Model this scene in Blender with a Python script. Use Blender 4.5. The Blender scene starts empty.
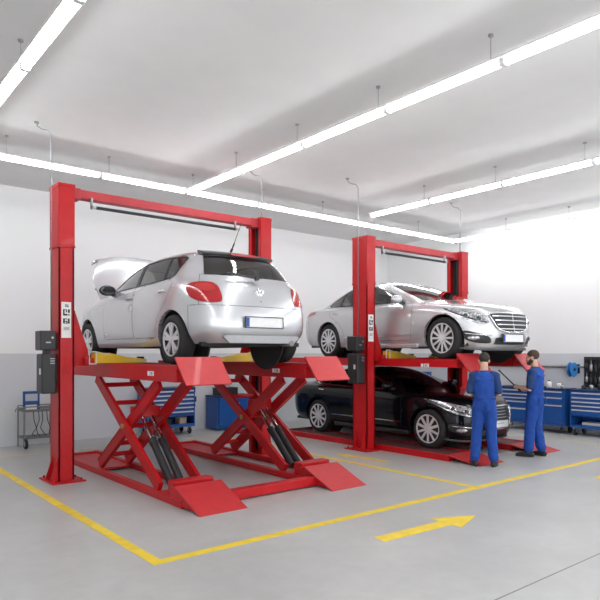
import bpy, bmesh, math, random
import numpy as np
from mathutils import Vector, Matrix, Euler
from mathutils.bvhtree import BVHTree
random.seed(7)
SC = bpy.context.scene
COL = SC.collection
PI = math.pi
LAMP = 19.5; EXPO = 0.26

# ------------------------------------------------------------------ materials
MATS = {}
def mat(name, col, rough=.5, metal=0., coat=0., noise=.04, scale=30., bump=0., spec=None, emis=0.):
    if name in MATS: return MATS[name]
    m = bpy.data.materials.new(name); m.use_nodes = True
    nt = m.node_tree; b = nt.nodes['Principled BSDF']
    b.inputs['Roughness'].default_value = rough
    b.inputs['Metallic'].default_value = metal
    b.inputs['Coat Weight'].default_value = coat
    b.inputs['Coat Roughness'].default_value = .04
    if spec is not None: b.inputs['Specular IOR Level'].default_value = spec
    tc = nt.nodes.new('ShaderNodeTexCoord')
    nz = nt.nodes.new('ShaderNodeTexNoise'); nz.inputs['Scale'].default_value = scale; nz.inputs['Detail'].default_value = 4
    nt.links.new(tc.outputs['Object'], nz.inputs['Vector'])
    rp = nt.nodes.new('ShaderNodeValToRGB')
    lo = [max(0, c*(1-noise)) for c in col]; hi = [min(1, c*(1+noise)) for c in col]
    rp.color_ramp.elements[0].position = .3; rp.color_ramp.elements[1].position = .7
    rp.color_ramp.elements[0].color = (*lo, 1); rp.color_ramp.elements[1].color = (*hi, 1)
    nt.links.new(nz.outputs['Fac'], rp.inputs['Fac'])
    nt.links.new(rp.outputs['Color'], b.inputs['Base Color'])
    if bump:
        bp = nt.nodes.new('ShaderNodeBump'); bp.inputs['Strength'].default_value = bump; bp.inputs['Distance'].default_value = .01
        nt.links.new(nz.outputs['Fac'], bp.inputs['Height']); nt.links.new(bp.outputs['Normal'], b.inputs['Normal'])
    if emis:
        b.inputs['Emission Color'].default_value = (*col, 1); b.inputs['Emission Strength'].default_value = emis
    MATS[name] = m; return m

def glass(name, tint, gloss=.5):
    if name in MATS: return MATS[name]
    m = bpy.data.materials.new(name); m.use_nodes = True
    nt = m.node_tree; nt.nodes.clear()
    out = nt.nodes.new('ShaderNodeOutputMaterial')
    tr = nt.nodes.new('ShaderNodeBsdfTransparent'); tr.inputs['Color'].default_value = (*tint, 1)
    gl = nt.nodes.new('ShaderNodeBsdfGlossy'); gl.inputs['Roughness'].default_value = .03
    fr = nt.nodes.new('ShaderNodeFresnel'); fr.inputs['IOR'].default_value = 1.55
    mu = nt.nodes.new('ShaderNodeMath'); mu.operation = 'MULTIPLY'; mu.inputs[1].default_value = gloss*2; mu.use_clamp = True
    mx = nt.nodes.new('ShaderNodeMixShader')
    nt.links.new(fr.outputs[0], mu.inputs[0]); nt.links.new(mu.outputs[0], mx.inputs[0])
    nt.links.new(tr.outputs[0], mx.inputs[1]); nt.links.new(gl.outputs[0], mx.inputs[2]); nt.links.new(mx.outputs[0], out.inputs['Surface'])
    MATS[name] = m; return m

RED = mat('red_enamel', (.50, .006, .010), .42, 0, .06, .06, 8, spec=.35)
REDD = mat('dusty_red_enamel', (.50, .045, .055), .5, 0, .0, .08, 6, spec=.4)
YEL = mat('yellow_enamel', (.80, .50, .02), .38, 0, .2)
BLK = mat('black_plastic', (.022, .023, .025), .45)
BLKM = mat('black_metal', (.03, .03, .032), .38, .3)
DECK = mat('worn_runway_deck', (.12, .045, .045), .6, .1, 0, .4, 14)
STEEL = mat('bright_steel', (.62, .63, .65), .22, 1)
GALV = mat('galvanised_steel', (.40, .41, .42), .42, .8, 0, .15, 60)
WIRE = mat('grey_wire', (.22, .22, .215), .45, .6, 0, .2, 60)
BLUE = mat('blue_cabinet_enamel', (.008, .085, .34), .38, 0, .25, .05, 6)
BLUED = mat('dark_blue_cabinet_enamel', (.006, .03, .11), .45)
HAND = mat('aluminium_drawer_pull', (.72, .74, .77), .35, .3)
WHITE = mat('white_label', (.82, .82, .80), .5)
RUB = mat('tyre_rubber', (.016, .016, .017), .75, 0, 0, .15, 80, .1)
CREAM = mat('cream_cardboard', (.62, .52, .38), .8)

def tread_plate():
    m = mat('red_tread_plate', (.54, .03, .035), .42, 0, .1, .06, 10)
    nt = m.node_tree; b = nt.nodes['Principled BSDF']
    tc = nt.nodes.new('ShaderNodeTexCoord'); mp = nt.nodes.new('ShaderNodeMapping')
    mp.inputs['Rotation'].default_value = (0, 0, PI/4); mp.inputs['Scale'].default_value = (26, 26, 26)
    ck = nt.nodes.new('ShaderNodeTexBrick'); ck.inputs['Scale'].default_value = 1; ck.inputs['Mortar Size'].default_value = .09
    bp = nt.nodes.new('ShaderNodeBump'); bp.inputs['Strength'].default_value = .5; bp.inputs['Distance'].default_value = .006
    nt.links.new(tc.outputs['Object'], mp.inputs['Vector']); nt.links.new(mp.outputs[0], ck.inputs['Vector'])
    nt.links.new(ck.outputs['Fac'], bp.inputs['Height']); nt.links.new(bp.outputs[0], b.inputs['Normal'])
    return m
TREAD = tread_plate()

# ------------------------------------------------------------------ object helpers
def link_mesh(name, bm, m, parent=None, smooth=False, shift=True):
    if parent is not None and shift and parent.get('_w'):
        off = Vector(parent['_w'])
        for v in bm.verts: v.co -= off
    bmesh.ops.recalc_face_normals(bm, faces=bm.faces) if smooth != 'keep' else None
    me = bpy.data.meshes.new(name); bm.to_mesh(me); bm.free()
    for p in me.polygons: p.use_smooth = bool(smooth)
    for mm in (m if isinstance(m, (list, tuple)) else [m]): me.materials.append(mm)
    o = bpy.data.objects.new(name, me); COL.objects.link(o)
    if parent is not None:
        o.parent = parent
    return o

def thing(name, label, cat, loc=(0, 0, 0), rz=0., group=None, world=True):
    o = bpy.data.objects.new(name, None); COL.objects.link(o)
    o.location = loc; o.rotation_euler = (0, 0, rz); o.empty_display_size = .1
    o['label'] = label; o['category'] = cat
    if group: o['group'] = group
    if world: o['_w'] = tuple(loc)
    return o
def tag(o, label, cat, group=None):
    o['label'] = label; o['category'] = cat
    if group: o['group'] = group
    return o
def sub(name, bm, m, part_obj, root, smooth=False):
    """a sub-part: geometry given in the same space as the part's"""
    if root.get('_w'):
        off = Vector(root['_w'])
        for v in bm.verts: v.co -= off
    return link_mesh(name, bm, m, part_obj, smooth, shift=False)

def NB(): return bmesh.new()
def box(bm, x0, x1, y0, y1, z0, z1, bev=0.):
    x0, x1 = min(x0, x1), max(x0, x1); y0, y1 = min(y0, y1), max(y0, y1); z0, z1 = min(z0, z1), max(z0, z1)
    r = bmesh.ops.create_cube(bm, size=1)
    for v in r['verts']:
        v.co = Vector(((x0+x1)/2+v.co.x*(x1-x0), (y0+y1)/2+v.co.y*(y1-y0), (z0+z1)/2+v.co.z*(z1-z0)))
    if bev:
        es = list({e for v in r['verts'] for e in v.link_edges})
        bmesh.ops.bevel(bm, geom=es, offset=bev, segments=2, affect='EDGES', profile=.5)
    return bm
def frame_of(d, up=(0, 0, 1)):
    d = Vector(d).normalized(); up = Vector(up)
    if abs(d.dot(up)) > .98: up = Vector((1, 0, 0))
    s = d.cross(up).normalized(); u = s.cross(d)
    return d, s, u
def beam(bm, p0, p1, w, h, up=(0, 0, 1), bev=0.):
    p0, p1 = Vector(p0), Vector(p1); d, s, u = frame_of(p1-p0, up)
    c = (p0+p1)/2; L = (p1-p0).length
    r = bmesh.ops.create_cube(bm, size=1)
    for v in r['verts']: v.co = c + s*v.co.x*w + d*v.co.y*L + u*v.co.z*h
    if bev:
        es = list({e for v in r['verts'] for e in v.link_edges})
        bmesh.ops.bevel(bm, geom=es, offset=bev, segments=2, affect='EDGES')
    return bm
def ring_loft(bm, rings, cap=True, closed=False):
    vr = [[bm.verts.new(p) for p in r] for r in rings]
    n = len(vr[0]); m = len(vr)
    for i in range(m if closed else m-1):
        a, b = vr[i], vr[(i+1) % m]
        for j in range(n): bm.faces.new((a[j], a[(j+1) % n], b[(j+1) % n], b[j]))
    if cap and not closed:
        bm.faces.new(vr[0][::-1]); bm.faces.new(vr[-1])
    return bm
def cyl(bm, p0, p1, r, n=16, r1=None):
    p0, p1 = Vector(p0), Vector(p1); d, s, u = frame_of(p1-p0); r1 = r if r1 is None else r1
    A = [[p+(s*math.cos(2*PI*k/n)+u*math.sin(2*PI*k/n))*q for k in range(n)] for p, q in ((p0, r), (p1, r1))]
    return ring_loft(bm, A)
def pipe(bm, pts, r, n=8, closed=False):
    pts = [Vector(p) for p in pts]; rings = []
    N = len(pts); prev = None
    for i, p in enumerate(pts):
        if closed: d = pts[(i+1) % N]-pts[i-1]
        else: d = pts[min(i+1, N-1)]-pts[max(i-1, 0)]
        d.normalize()
        if prev is None: _, s, u = frame_of(d)
        else:
            s = (prev - d*prev.dot(d)).normalized(); u = s.cross(d)
        prev = s
        rings.append([p+(s*math.cos(2*PI*k/n)+u*math.sin(2*PI*k/n))*r for k in range(n)])
    return ring_loft(bm, rings, True, closed)
def arc_pts(c, r, a0, a1, n, ax=0):
    out = []
    for i in range(n+1):
        a = a0+(a1-a0)*i/n; q = (math.cos(a)*r, math.sin(a)*r)
        out.append(Vector((c[0]+q[0], c[1], c[2]+q[1])) if ax == 1 else Vector((c[0], c[1]+q[0], c[2]+q[1])) if ax == 0 else Vector((c[0]+q[0], c[1]+q[1], c[2])))
    return out
def lathe(bm, prof, c=(0, 0, 0), axis='X', n=40):
    """prof: list of (axial, radius), revolved round axis through c"""
    rings = []
    for a, r in prof:
        ring = []
        for k in range(n):
            t = 2*PI*k/n; q = (math.cos(t)*r, math.sin(t)*r)
            v = (a, q[0], q[1]) if axis == 'X' else (q[0], a, q[1]) if axis == 'Y' else (q[0], q[1], a)
            ring.append(Vector(c)+Vector(v))
        rings.append(ring)
    return ring_loft(bm, rings)
def prism(bm, poly, a0, a1, axis='X'):
    """poly of 2-d points, extruded along axis: X -> (y,z), Y -> (x,z), Z -> (x,y)"""
    def P(q, a): return Vector((a, q[0], q[1])) if axis == 'X' else Vector((q[0], a, q[1])) if axis == 'Y' else Vector((q[0], q[1], a))
    return ring_loft(bm, [[P(q, a0) for q in poly], [P(q, a1) for q in poly]])
def ellip(bm, c, r, rot=None, n=16):
    q = bmesh.ops.create_uvsphere(bm, u_segments=n, v_segments=max(6, n//2), radius=1)
    M = rot.to_matrix() if isinstance(rot, Euler) else (rot if rot is not None else Matrix.Identity(3))
    for v in q['verts']: v.co = Vector(c)+M @ Vector((v.co.x*r[0], v.co.y*r[1], v.co.z*r[2]))
    return q['verts']

def dup(o, parent=None):
    c = o.copy(); COL.objects.link(c)
    if parent is not None: c.parent = parent
    for ch in list(o.children): dup(ch, c)
    return c

# ------------------------------------------------------------------ camera (x runs along the back wall, y away along the right wall)
FW = Vector((.6320, .7750, 0)).normalized(); RT = Vector((FW.y, -FW.x, 0))
cam = bpy.data.cameras.new('camera'); co = bpy.data.objects.new('camera', cam); COL.objects.link(co)
co.location = (0, 0, 1.7); co.rotation_euler = (PI/2, 0, math.atan2(-FW.x, FW.y))
cam.lens = 36*612/600; cam.sensor_width = 36; cam.shift_y = 53/600; cam.clip_start = .05; cam.clip_end = 100
SC.camera = co
# ------------------------------------------------------------------ room
XR, YB, XL, YF, ZC = 13.0, 12.0, -4.0, -4.0, 4.75
def struct(name, bm, m):
    o = link_mesh(name, bm, m); o['kind'] = 'structure'; return o
def wall_mat():
    m = bpy.data.materials.new('two_tone_wall_paint'); m.use_nodes = True; nt = m.node_tree; b = nt.nodes['Principled BSDF']
    g = nt.nodes.new('ShaderNodeNewGeometry'); sp = nt.nodes.new('ShaderNodeSeparateXYZ'); nt.links.new(g.outputs['Position'], sp.inputs[0])
    mr = nt.nodes.new('ShaderNodeMath'); mr.operation = 'GREATER_THAN'; mr.inputs[1].default_value = 1.69; nt.links.new(sp.outputs['Z'], mr.inputs[0])
    nz = nt.nodes.new('ShaderNodeTexNoise'); nz.inputs['Scale'].default_value = 1.3; nz.inputs['Detail'].default_value = 6
    nt.links.new(g.outputs['Position'], nz.inputs['Vector'])
    mx = nt.nodes.new('ShaderNodeMix'); mx.data_type = 'RGBA'
    mx.inputs[6].default_value = (.63, .64, .665, 1); mx.inputs[7].default_value = (.86, .86, .86, 1)
    nt.links.new(mr.outputs[0], mx.inputs[0])
    hv = nt.nodes.new('ShaderNodeMix'); hv.data_type = 'RGBA'; hv.blend_type = 'MULTIPLY'; hv.inputs[0].default_value = .06
    nt.links.new(mx.outputs[2], hv.inputs[6]); nt.links.new(nz.outputs['Color'], hv.inputs[7]); nt.links.new(hv.outputs[2], b.inputs['Base Color'])
    b.inputs['Roughness'].default_value = .55; return m
WALL = wall_mat()
def floor_mat():
    m = bpy.data.materials.new('polished_concrete'); m.use_nodes = True; nt = m.node_tree; b = nt.nodes['Principled BSDF']; L = nt.links.new
    g = nt.nodes.new('ShaderNodeNewGeometry')
    n1 = nt.nodes.new('ShaderNodeTexNoise'); n1.inputs['Scale'].default_value = .9; n1.inputs['Detail'].default_value = 8; n1.inputs['Roughness'].default_value = .62
    n2 = nt.nodes.new('ShaderNodeTexNoise'); n2.inputs['Scale'].default_value = 5; n2.inputs['Detail'].default_value = 8; n2.inputs['Distortion'].default_value = .7
    n3 = nt.nodes.new('ShaderNodeTexNoise'); n3.inputs['Scale'].default_value = 60; n3.inputs['Detail'].default_value = 4
    for n in (n1, n2, n3): L(g.outputs['Position'], n.inputs['Vector'])
    r1 = nt.nodes.new('ShaderNodeValToRGB'); r1.color_ramp.elements[0].position = .3; r1.color_ramp.elements[1].position = .7
    r1.color_ramp.elements[0].color = (.42, .418, .41, 1); r1.color_ramp.elements[1].color = (.495, .492, .484, 1); L(n1.outputs['Fac'], r1.inputs['Fac'])
    r2 = nt.nodes.new('ShaderNodeValToRGB'); r2.color_ramp.elements[0].position = .35; r2.color_ramp.elements[1].position = .65
    r2.color_ramp.elements[0].color = (.91, .91, .91, 1); r2.color_ramp.elements[1].color = (1, 1, 1, 1); L(n2.outputs['Fac'], r2.inputs['Fac'])
    m1 = nt.nodes.new('ShaderNodeMix'); m1.data_type = 'RGBA'; m1.blend_type = 'MULTIPLY'; m1.inputs[0].default_value = 1
    L(r1.outputs[0], m1.inputs[6]); L(r2.outputs[0], m1.inputs[7])
    # saw-cut joint
    sp = nt.nodes.new('ShaderNodeSeparateXYZ'); L(g.outputs['Position'], sp.inputs[0])
    s1 = nt.nodes.new('ShaderNodeMath'); s1.operation = 'SUBTRACT'; s1.inputs[1].default_value = 2.415; L(sp.outputs['Y'], s1.inputs[0])
    s2 = nt.nodes.new('ShaderNodeMath'); s2.operation = 'ABSOLUTE'; L(s1.outputs[0], s2.inputs[0])
    s3 = nt.nodes.new('ShaderNodeMath'); s3.operation = 'LESS_THAN'; s3.inputs[1].default_value = .007; L(s2.outputs[0], s3.inputs[0])
    m2 = nt.nodes.new('ShaderNodeMix'); m2.data_type = 'RGBA'; L(s3.outputs[0], m2.inputs[0]); L(m1.outputs[2], m2.inputs[6]); m2.inputs[7].default_value = (.16, .155, .15, 1)
    L(m2.outputs[2], b.inputs['Base Color'])
    mr = nt.nodes.new('ShaderNodeMapRange'); mr.inputs[3].default_value = .24; mr.inputs[4].default_value = .48; L(n2.outputs['Fac'], mr.inputs[0]); L(mr.outputs[0], b.inputs['Roughness'])
    bp = nt.nodes.new('ShaderNodeBump'); bp.inputs['Strength'].default_value = .04; bp.inputs['Distance'].default_value = .01; L(n3.outputs['Fac'], bp.inputs['Height']); L(bp.outputs[0], b.inputs['Normal'])
    b.inputs['Specular IOR Level'].default_value = .4
    return m
struct('floor', box(NB(), XL, XR, YF, YB, -.1, 0), floor_mat())
CEIL = mat('matt_ceiling_paint', (.80, .80, .795), .85, 0, 0, .02, 2)
struct('ceiling', box(NB(), XL, XR, YF, YB, ZC, ZC+.1), CEIL)
struct('wall_back', box(NB(), XL-.1, XR+.1, YB, YB+.1, -.1, ZC+.1), WALL)
struct('wall_right', box(NB(), XR, XR+.1, YF, YB, -.1, ZC+.1), WALL)
struct('wall_left', box(NB(), XL-.1, XL, YF, YB, -.1, ZC+.1), WALL)
bm = NB()                                    # unseen front wall, opened to piers and a lintel so added daylight comes in
for x in (XL, 1.6, 7.2, XR-.4): box(bm, x, x+.4, YF-.1, YF, -.1, 4.3)
box(bm, XL-.1, XR+.1, YF-.1, YF, 4.3, ZC+.1); struct('wall_front', bm, WALL)
PAINT = mat('yellow_floor_paint', (.78, .56, .035), .5, 0, 0, .10, 7)
PALE = mat('worn_pale_yellow_floor_paint', (.62, .53, .27), .5, 0, 0, .12, 7)
def stripe(n, x0, x1, y0, y1, m=PAINT):
    struct('trim_%d' % n, box(NB(), x0, x1, y0, y1, 0, .0025), m)
stripe(1, 2.19, 2.29, 4.53, 11.5)
stripe(2, 2.29, 14-1.0, 4.53, 4.63)
stripe(3, 6.58, 6.67, 4.63, 10.8)
stripe(4, 0.5, 6.67, 10.8, 10.88, PALE)
stripe(5, 11.45, 11.53, 4.63, 10.8, PALE)

def arrow_poly(L, w, hw, hl):
    return [(0, -w/2), (L-hl, -w/2), (L-hl, -hw/2), (L, 0), (L-hl, hw/2), (L-hl, w/2), (0, w/2)]
def floor_arrow(p, ang, L, w, hw, hl, label):
    bm = NB(); prism(bm, arrow_poly(L, w, hw, hl), 0, .0025, 'Z')
    o = link_mesh('floor_arrow', bm, PAINT); o.location = p; o.rotation_euler = (0, 0, ang)
    return tag(o, label, 'floor marking')
floor_arrow((4.08, 3.865, 0), -.047, 1.40, .155, .39, .48, 'large yellow arrow painted on bare concrete in front of the yellow bay line')
floor_arrow((7.12, 6.52, 0), 1.70, 1.10, .10, .25, .32, 'small yellow arrow painted on the floor by the foot of the middle red post')
floor_arrow((8.36, 3.85, 0), 0.1, 1.2, .14, .42, .45, 'yellow floor arrow cut off by the right edge of the picture')

# horizontal conduit on the right wall
bm = NB(); pipe(bm, [(12.975, 11.9, 1.40), (12.975, 6.3, 1.40)], .02)
for y in (11, 9.5, 8, 6.8): box(bm, 12.955, 13.0, y-.02, y+.02, 1.38, 1.42)
tag(link_mesh('wall_conduit', bm, WIRE), 'thin grey conduit running level along the right wall behind the workers', 'pipe')

# ------------------------------------------------------------------ tube lights
HOUS = mat('white_lamp_housing', (.78, .78, .78), .4)
DIFF = mat('glowing_lamp_diffuser', (.965, .985, 1), .5, 0, 0, .0, 5, emis=LAMP)
ZL = 4.45
proto = None
ORD = ['first', 'second', 'third', 'fourth', 'fifth', 'sixth', 'seventh', 'eighth', 'ninth', 'tenth']
def tube_light(x, y, along, label):
    global proto
    if proto is None:
        r = thing('tube_light', label, 'ceiling light', (0, 0, 0), world=False)
        bm = NB(); box(bm, -.735, .735, -.072, .072, .010, .030, .004); link_mesh('housing', bm, HOUS, r)
        bm = NB(); n = 14
        prof = [(.039*math.cos(PI*.78+PI*1.44*i/n), -.014+.037*math.sin(PI*.78+PI*1.44*i/n)) for i in range(n+1)]
        prism(bm, prof, -.705, .705, 'X'); link_mesh('diffuser', bm, DIFF, r)
        for s in (-1, 1):
            bm = NB(); box(bm, s*.705, s*.738, -.042, .042, -.053, .03, .008); link_mesh('end_cap', bm, HOUS, r)
        bm = NB(); pipe(bm, [(-.60, 0, .03), (-.60, 0, ZC-ZL)], .004, 6); box(bm, -.62, -.58, -.02, .02, .03, .05); cyl(bm, (-.6, 0, ZC-ZL-.02), (-.6, 0, ZC-ZL), .025)
        link_mesh('hanger', bm, GALV, r)
        proto = r
    else: r = dup(proto); r['label'] = label
    r.location = (x, y, ZL); r.rotation_euler = (0, 0, 0 if along == 'x' else PI/2)
    r['group'] = 'suspended tube lights'
    return r
P = 1.475
rows = [(1.66, 'row at the top left'), (5.12, 'long row over the hatchback'), (8.8, 'row over the silver saloon'), (12.4, 'row along the right wall')]
for x, nm in rows:
    for i in range(8 if x < 8 else 8):  # tubes past the frame continue each row unseen, kept there for lighting
        tube_light(x, 9.2-.05-P*(i+.5)+(-.6 if x == 8.8 else 0), 'y', 'white tube light, %s from the back in the %s' % (ORD[i], nm))
for i in range(9):
    tube_light(-.83-.02+P*(i+.5)-.0, 9.25, 'x', 'white tube light in the cross row at the back, %s from its left end' % ORD[i])
# ------------------------------------------------------------------ cars
def bs(u):  # uniform cubic B-spline weights
    return np.array([(1-u)**3, 3*u**3-6*u**2+4, -3*u**3+3*u**2+3*u+1, u**3])/6
class Surf:
    def __init__(S, net):
        N = np.array(net, float)                      # R x C x 3
        fl = np.array([-1, 1, 1])
        N = np.concatenate([N[:, 1:2]*fl, N, N[:, -2:-1]*fl], 1)
        N = np.concatenate([2*N[:1]-N[1:2], N, N[-2:-1]*fl], 0)
        S.N = N; S.R = N.shape[0]-2; S.C = N.shape[1]-2
    def at(S, s, t):
        i = min(int(s), S.C-2); j = min(int(t), S.R-2)
        return Vector(np.einsum('a,b,abc->c', bs(t-j), bs(s-i), S.N[j:j+4, i:i+4]))
    def grid(S, k):
        cs = [min(i/k, S.C-1) for i in range((S.C-1)*k+1)]; ts = [min(i/k, S.R-1) for i in range((S.R-1)*k+1)]
        return cs, ts
def pip(p, poly):
    x, y = p; c = False; n = len(poly)
    for i in range(n):
        x0, y0 = poly[i]; x1, y1 = poly[i-1]
        if (y0 > y) != (y1 > y) and x < (x1-x0)*(y-y0)/(y1-y0)+x0: c = not c
    return c
def smooth_poly(poly, n=3, it=2):
    for _ in range(it):
        q = []
        for i in range(len(poly)):
            a, b = Vector(poly[i]), Vector(poly[(i+1) % len(poly)])
            q += [tuple(a*.8+b*.2), tuple(a*.2+b*.8)]
        poly = q
    return poly
def circle(cy, cz, r, n=40): return [(cy+r*math.cos(2*PI*i/n), cz+r*math.sin(2*PI*i/n)) for i in range(n)]

class Regions:
    """the half body as a bmesh whose faces are cut along outlines and named"""
    def __init__(S, net, base, k=8):
        S.sf = Surf(net); cs, ts = S.sf.grid(k)
        S.bm = bmesh.new(); S.names = []
        lay = S.bm.faces.layers.int.new('cls')
        V = [[S.bm.verts.new(S.sf.at(s, t)) for s in cs] for t in ts]
        for row in V:
            row[0].co.x = 0; row[-1].co.x = 0
        for v in V[-1]: v.co.x = 0
        for j in range(len(ts)-1):
            for i in range(len(cs)-1):
                f = S.bm.faces.new((V[j][i], V[j][i+1], V[j+1][i+1], V[j+1][i]))
                f[lay] = S.nid(base((cs[i]+cs[i+1])/2, (ts[j]+ts[j+1])/2))
        bmesh.ops.remove_doubles(S.bm, verts=S.bm.verts, dist=1e-5)
        S.bm.normal_update()
        # make normals point outward (side faces must have +x)
        sx = sum(f.normal.x*f.calc_area() for f in S.bm.faces)
        if sx < 0: bmesh.ops.reverse_faces(S.bm, faces=S.bm.faces)
        S.bm.normal_update()
        S.bvh = BVHTree.FromBMesh(S.bm)
    def nid(S, n):
        if n not in S.names: S.names.append(n)
        return S.names.index(n)
    def cut(S, name, poly3, A, B, nrm, nmin=.1, keep=None, only=None):
        """poly3: 2-d outline in the (A,B) basis"""
        A, B, nrm = Vector(A), Vector(B), Vector(nrm); bm = S.bm
        P2 = poly3; n = len(P2)
        def cand(a, b, m):
            a, b = Vector(a), Vector(b); ab = b-a; l2 = max(ab.length_squared, 1e-9); out = []
            for f in bm.faces:
                if f.normal.dot(nrm) < nmin: continue
                c = f.calc_center_median(); p = Vector((c.dot(A), c.dot(B)))
                if abs(p.x-a.x) > ab.length+m+.05 or abs(p.y-a.y) > ab.length+m+.05: continue
                h = max(0, min(1, (p-a).dot(ab)/l2))
                if (p-a-ab*h).length < m: out.append(f)
            return out
        for i in range(n):
            a, b = P2[i], P2[(i+1) % n]
            e = (A*(b[0]-a[0])+B*(b[1]-a[1]))
            if e.length < 1e-5: continue
            no = e.cross(nrm).normalized(); cop = A*a[0]+B*a[1]
            fs = cand(a, b, .15)
            geom = list({x for f in fs for x in (*f.verts, *f.edges, f)})
            bmesh.ops.bisect_plane(bm, geom=geom, dist=2e-4, plane_co=cop, plane_no=no)
        bm.normal_update()
        lay = bm.faces.layers.int['cls']; cid = S.nid(name)
        ok = None if only is None else [S.nid(q) for q in only]
        for f in bm.faces:
            if f.normal.dot(nrm) < nmin: continue
            if ok is not None and f[lay] not in ok: continue
            c = f.calc_center_median()
            if keep and not keep(c): continue
            if pip((c.dot(A), c.dot(B)), P2): f[lay] = cid
    def side(S, name, poly, only=None, nmin=.12): S.cut(name, poly, (0, 1, 0), (0, 0, 1), (1, 0, 0), nmin, None, only)
    def st(S, name, pts, only=None, n=4, nmin=.25):
        p3 = []
        for i in range(len(pts)):
            (s0, t0), (s1, t1) = pts[i], pts[(i+1) % len(pts)]
            for k in range(n): p3.append(S.sf.at(s0+(s1-s0)*k/n, t0+(t1-t0)*k/n))
        c = sum(p3, Vector())/len(p3)
        nr = Vector()
        for i in range(len(p3)): nr += (p3[i]-c).cross(p3[(i+1) % len(p3)]-c)
        nr.normalize()
        loc, nn, idx, d = S.bvh.find_nearest(c)
        if nn.dot(nr) < 0: nr = -nr
        A = Vector((0, 0, 1)).cross(nr)
        A = A.normalized() if A.length > .05 else Vector((1, 0, 0))
        B = nr.cross(A)
        zr = max(p.z for p in p3)-min(p.z for p in p3)
        S.cut(name, [(p.dot(A), p.dot(B)) for p in p3], A, B, nr, nmin, lambda q: (q-c).length < 1.2, only)
    def part(S, names, mirror='both', shrink=.0035, offset=0., lip=None):
        """faces of those names as a new bmesh; mirror: 'both' (one symmetric mesh), +1 / -1 one side"""
        lay = S.bm.faces.layers.int['cls']; ids = {S.names.index(n) for n in names if n in S.names}
        out = bmesh.new(); vm = {}
        for f in S.bm.faces:
            if f[lay] in ids:
                vs = []
                for v in f.verts:
                    if v not in vm: vm[v] = out.verts.new(v.co+(v.normal*offset if offset else Vector()))
                    vs.append(vm[v])
                try: out.faces.new(vs)
                except ValueError: pass
        out.normal_update()
        if shrink or lip:
            mv = {}
            for v in out.verts:
                if not v.is_boundary: continue
                d = Vector()
                for f in v.link_faces: d += (f.calc_center_median()-v.co).normalized()
                if abs(v.co.x) < 1e-4: d.x = 0
                if d.length > 1e-6: mv[v] = d.normalized()*shrink
            for v, d in mv.items(): v.co += d
        if lip:
            es = [e for e in out.edges if e.is_boundary and all(any(abs(math.hypot(v.co.y-cy, v.co.z-cz)-r) < .02 for cy, cz, r in lip) and v.co.x > .3 for v in e.verts)]
            if es:
                r = bmesh.ops.extrude_edge_only(out, edges=es)
                for v in r['geom']:
                    if isinstance(v, bmesh.types.BMVert): v.co.x -= .05
        if mirror == -1 or mirror == 'both':
            if mirror == 'both':
                g = bmesh.ops.duplicate(out, geom=out.verts[:]+out.edges[:]+out.faces[:])
                nv = [x for x in g['geom'] if isinstance(x, bmesh.types.BMVert)]; nf = [x for x in g['geom'] if isinstance(x, bmesh.types.BMFace)]
            else: nv = out.verts[:]; nf = out.faces[:]
            for v in nv: v.co.x *= -1
            bmesh.ops.reverse_faces(out, faces=nf)
            if mirror == 'both': bmesh.ops.remove_doubles(out, verts=[v for v in out.verts if abs(v.co.x) < .002], dist=1e-3)
        out.normal_update()
        return out
    def hit(S, o, d):
        return S.bvh.ray_cast(Vector(o), Vector(d).normalized())

def rounded_rect(w, h, r, n=4):
    out = []
    for cx, cz, a in ((w/2-r, h/2-r, 0), (-w/2+r, h/2-r, PI/2), (-w/2+r, -h/2+r, PI), (w/2-r, -h/2+r, 1.5*PI)):
        out += [(cx+r*math.cos(a+PI/2*i/n), cz+r*math.sin(a+PI/2*i/n)) for i in range(n+1)]
    return out
def soft_box(c, d, bev=.06, rot=None):
    bm = NB(); box(bm, -d[0]/2, d[0]/2, -d[1]/2, d[1]/2, -d[2]/2, d[2]/2, bev)
    M = Euler(rot).to_matrix() if rot else Matrix.Identity(3)
    for v in bm.verts: v.co = Vector(c)+M @ v.co
    return bm

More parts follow.
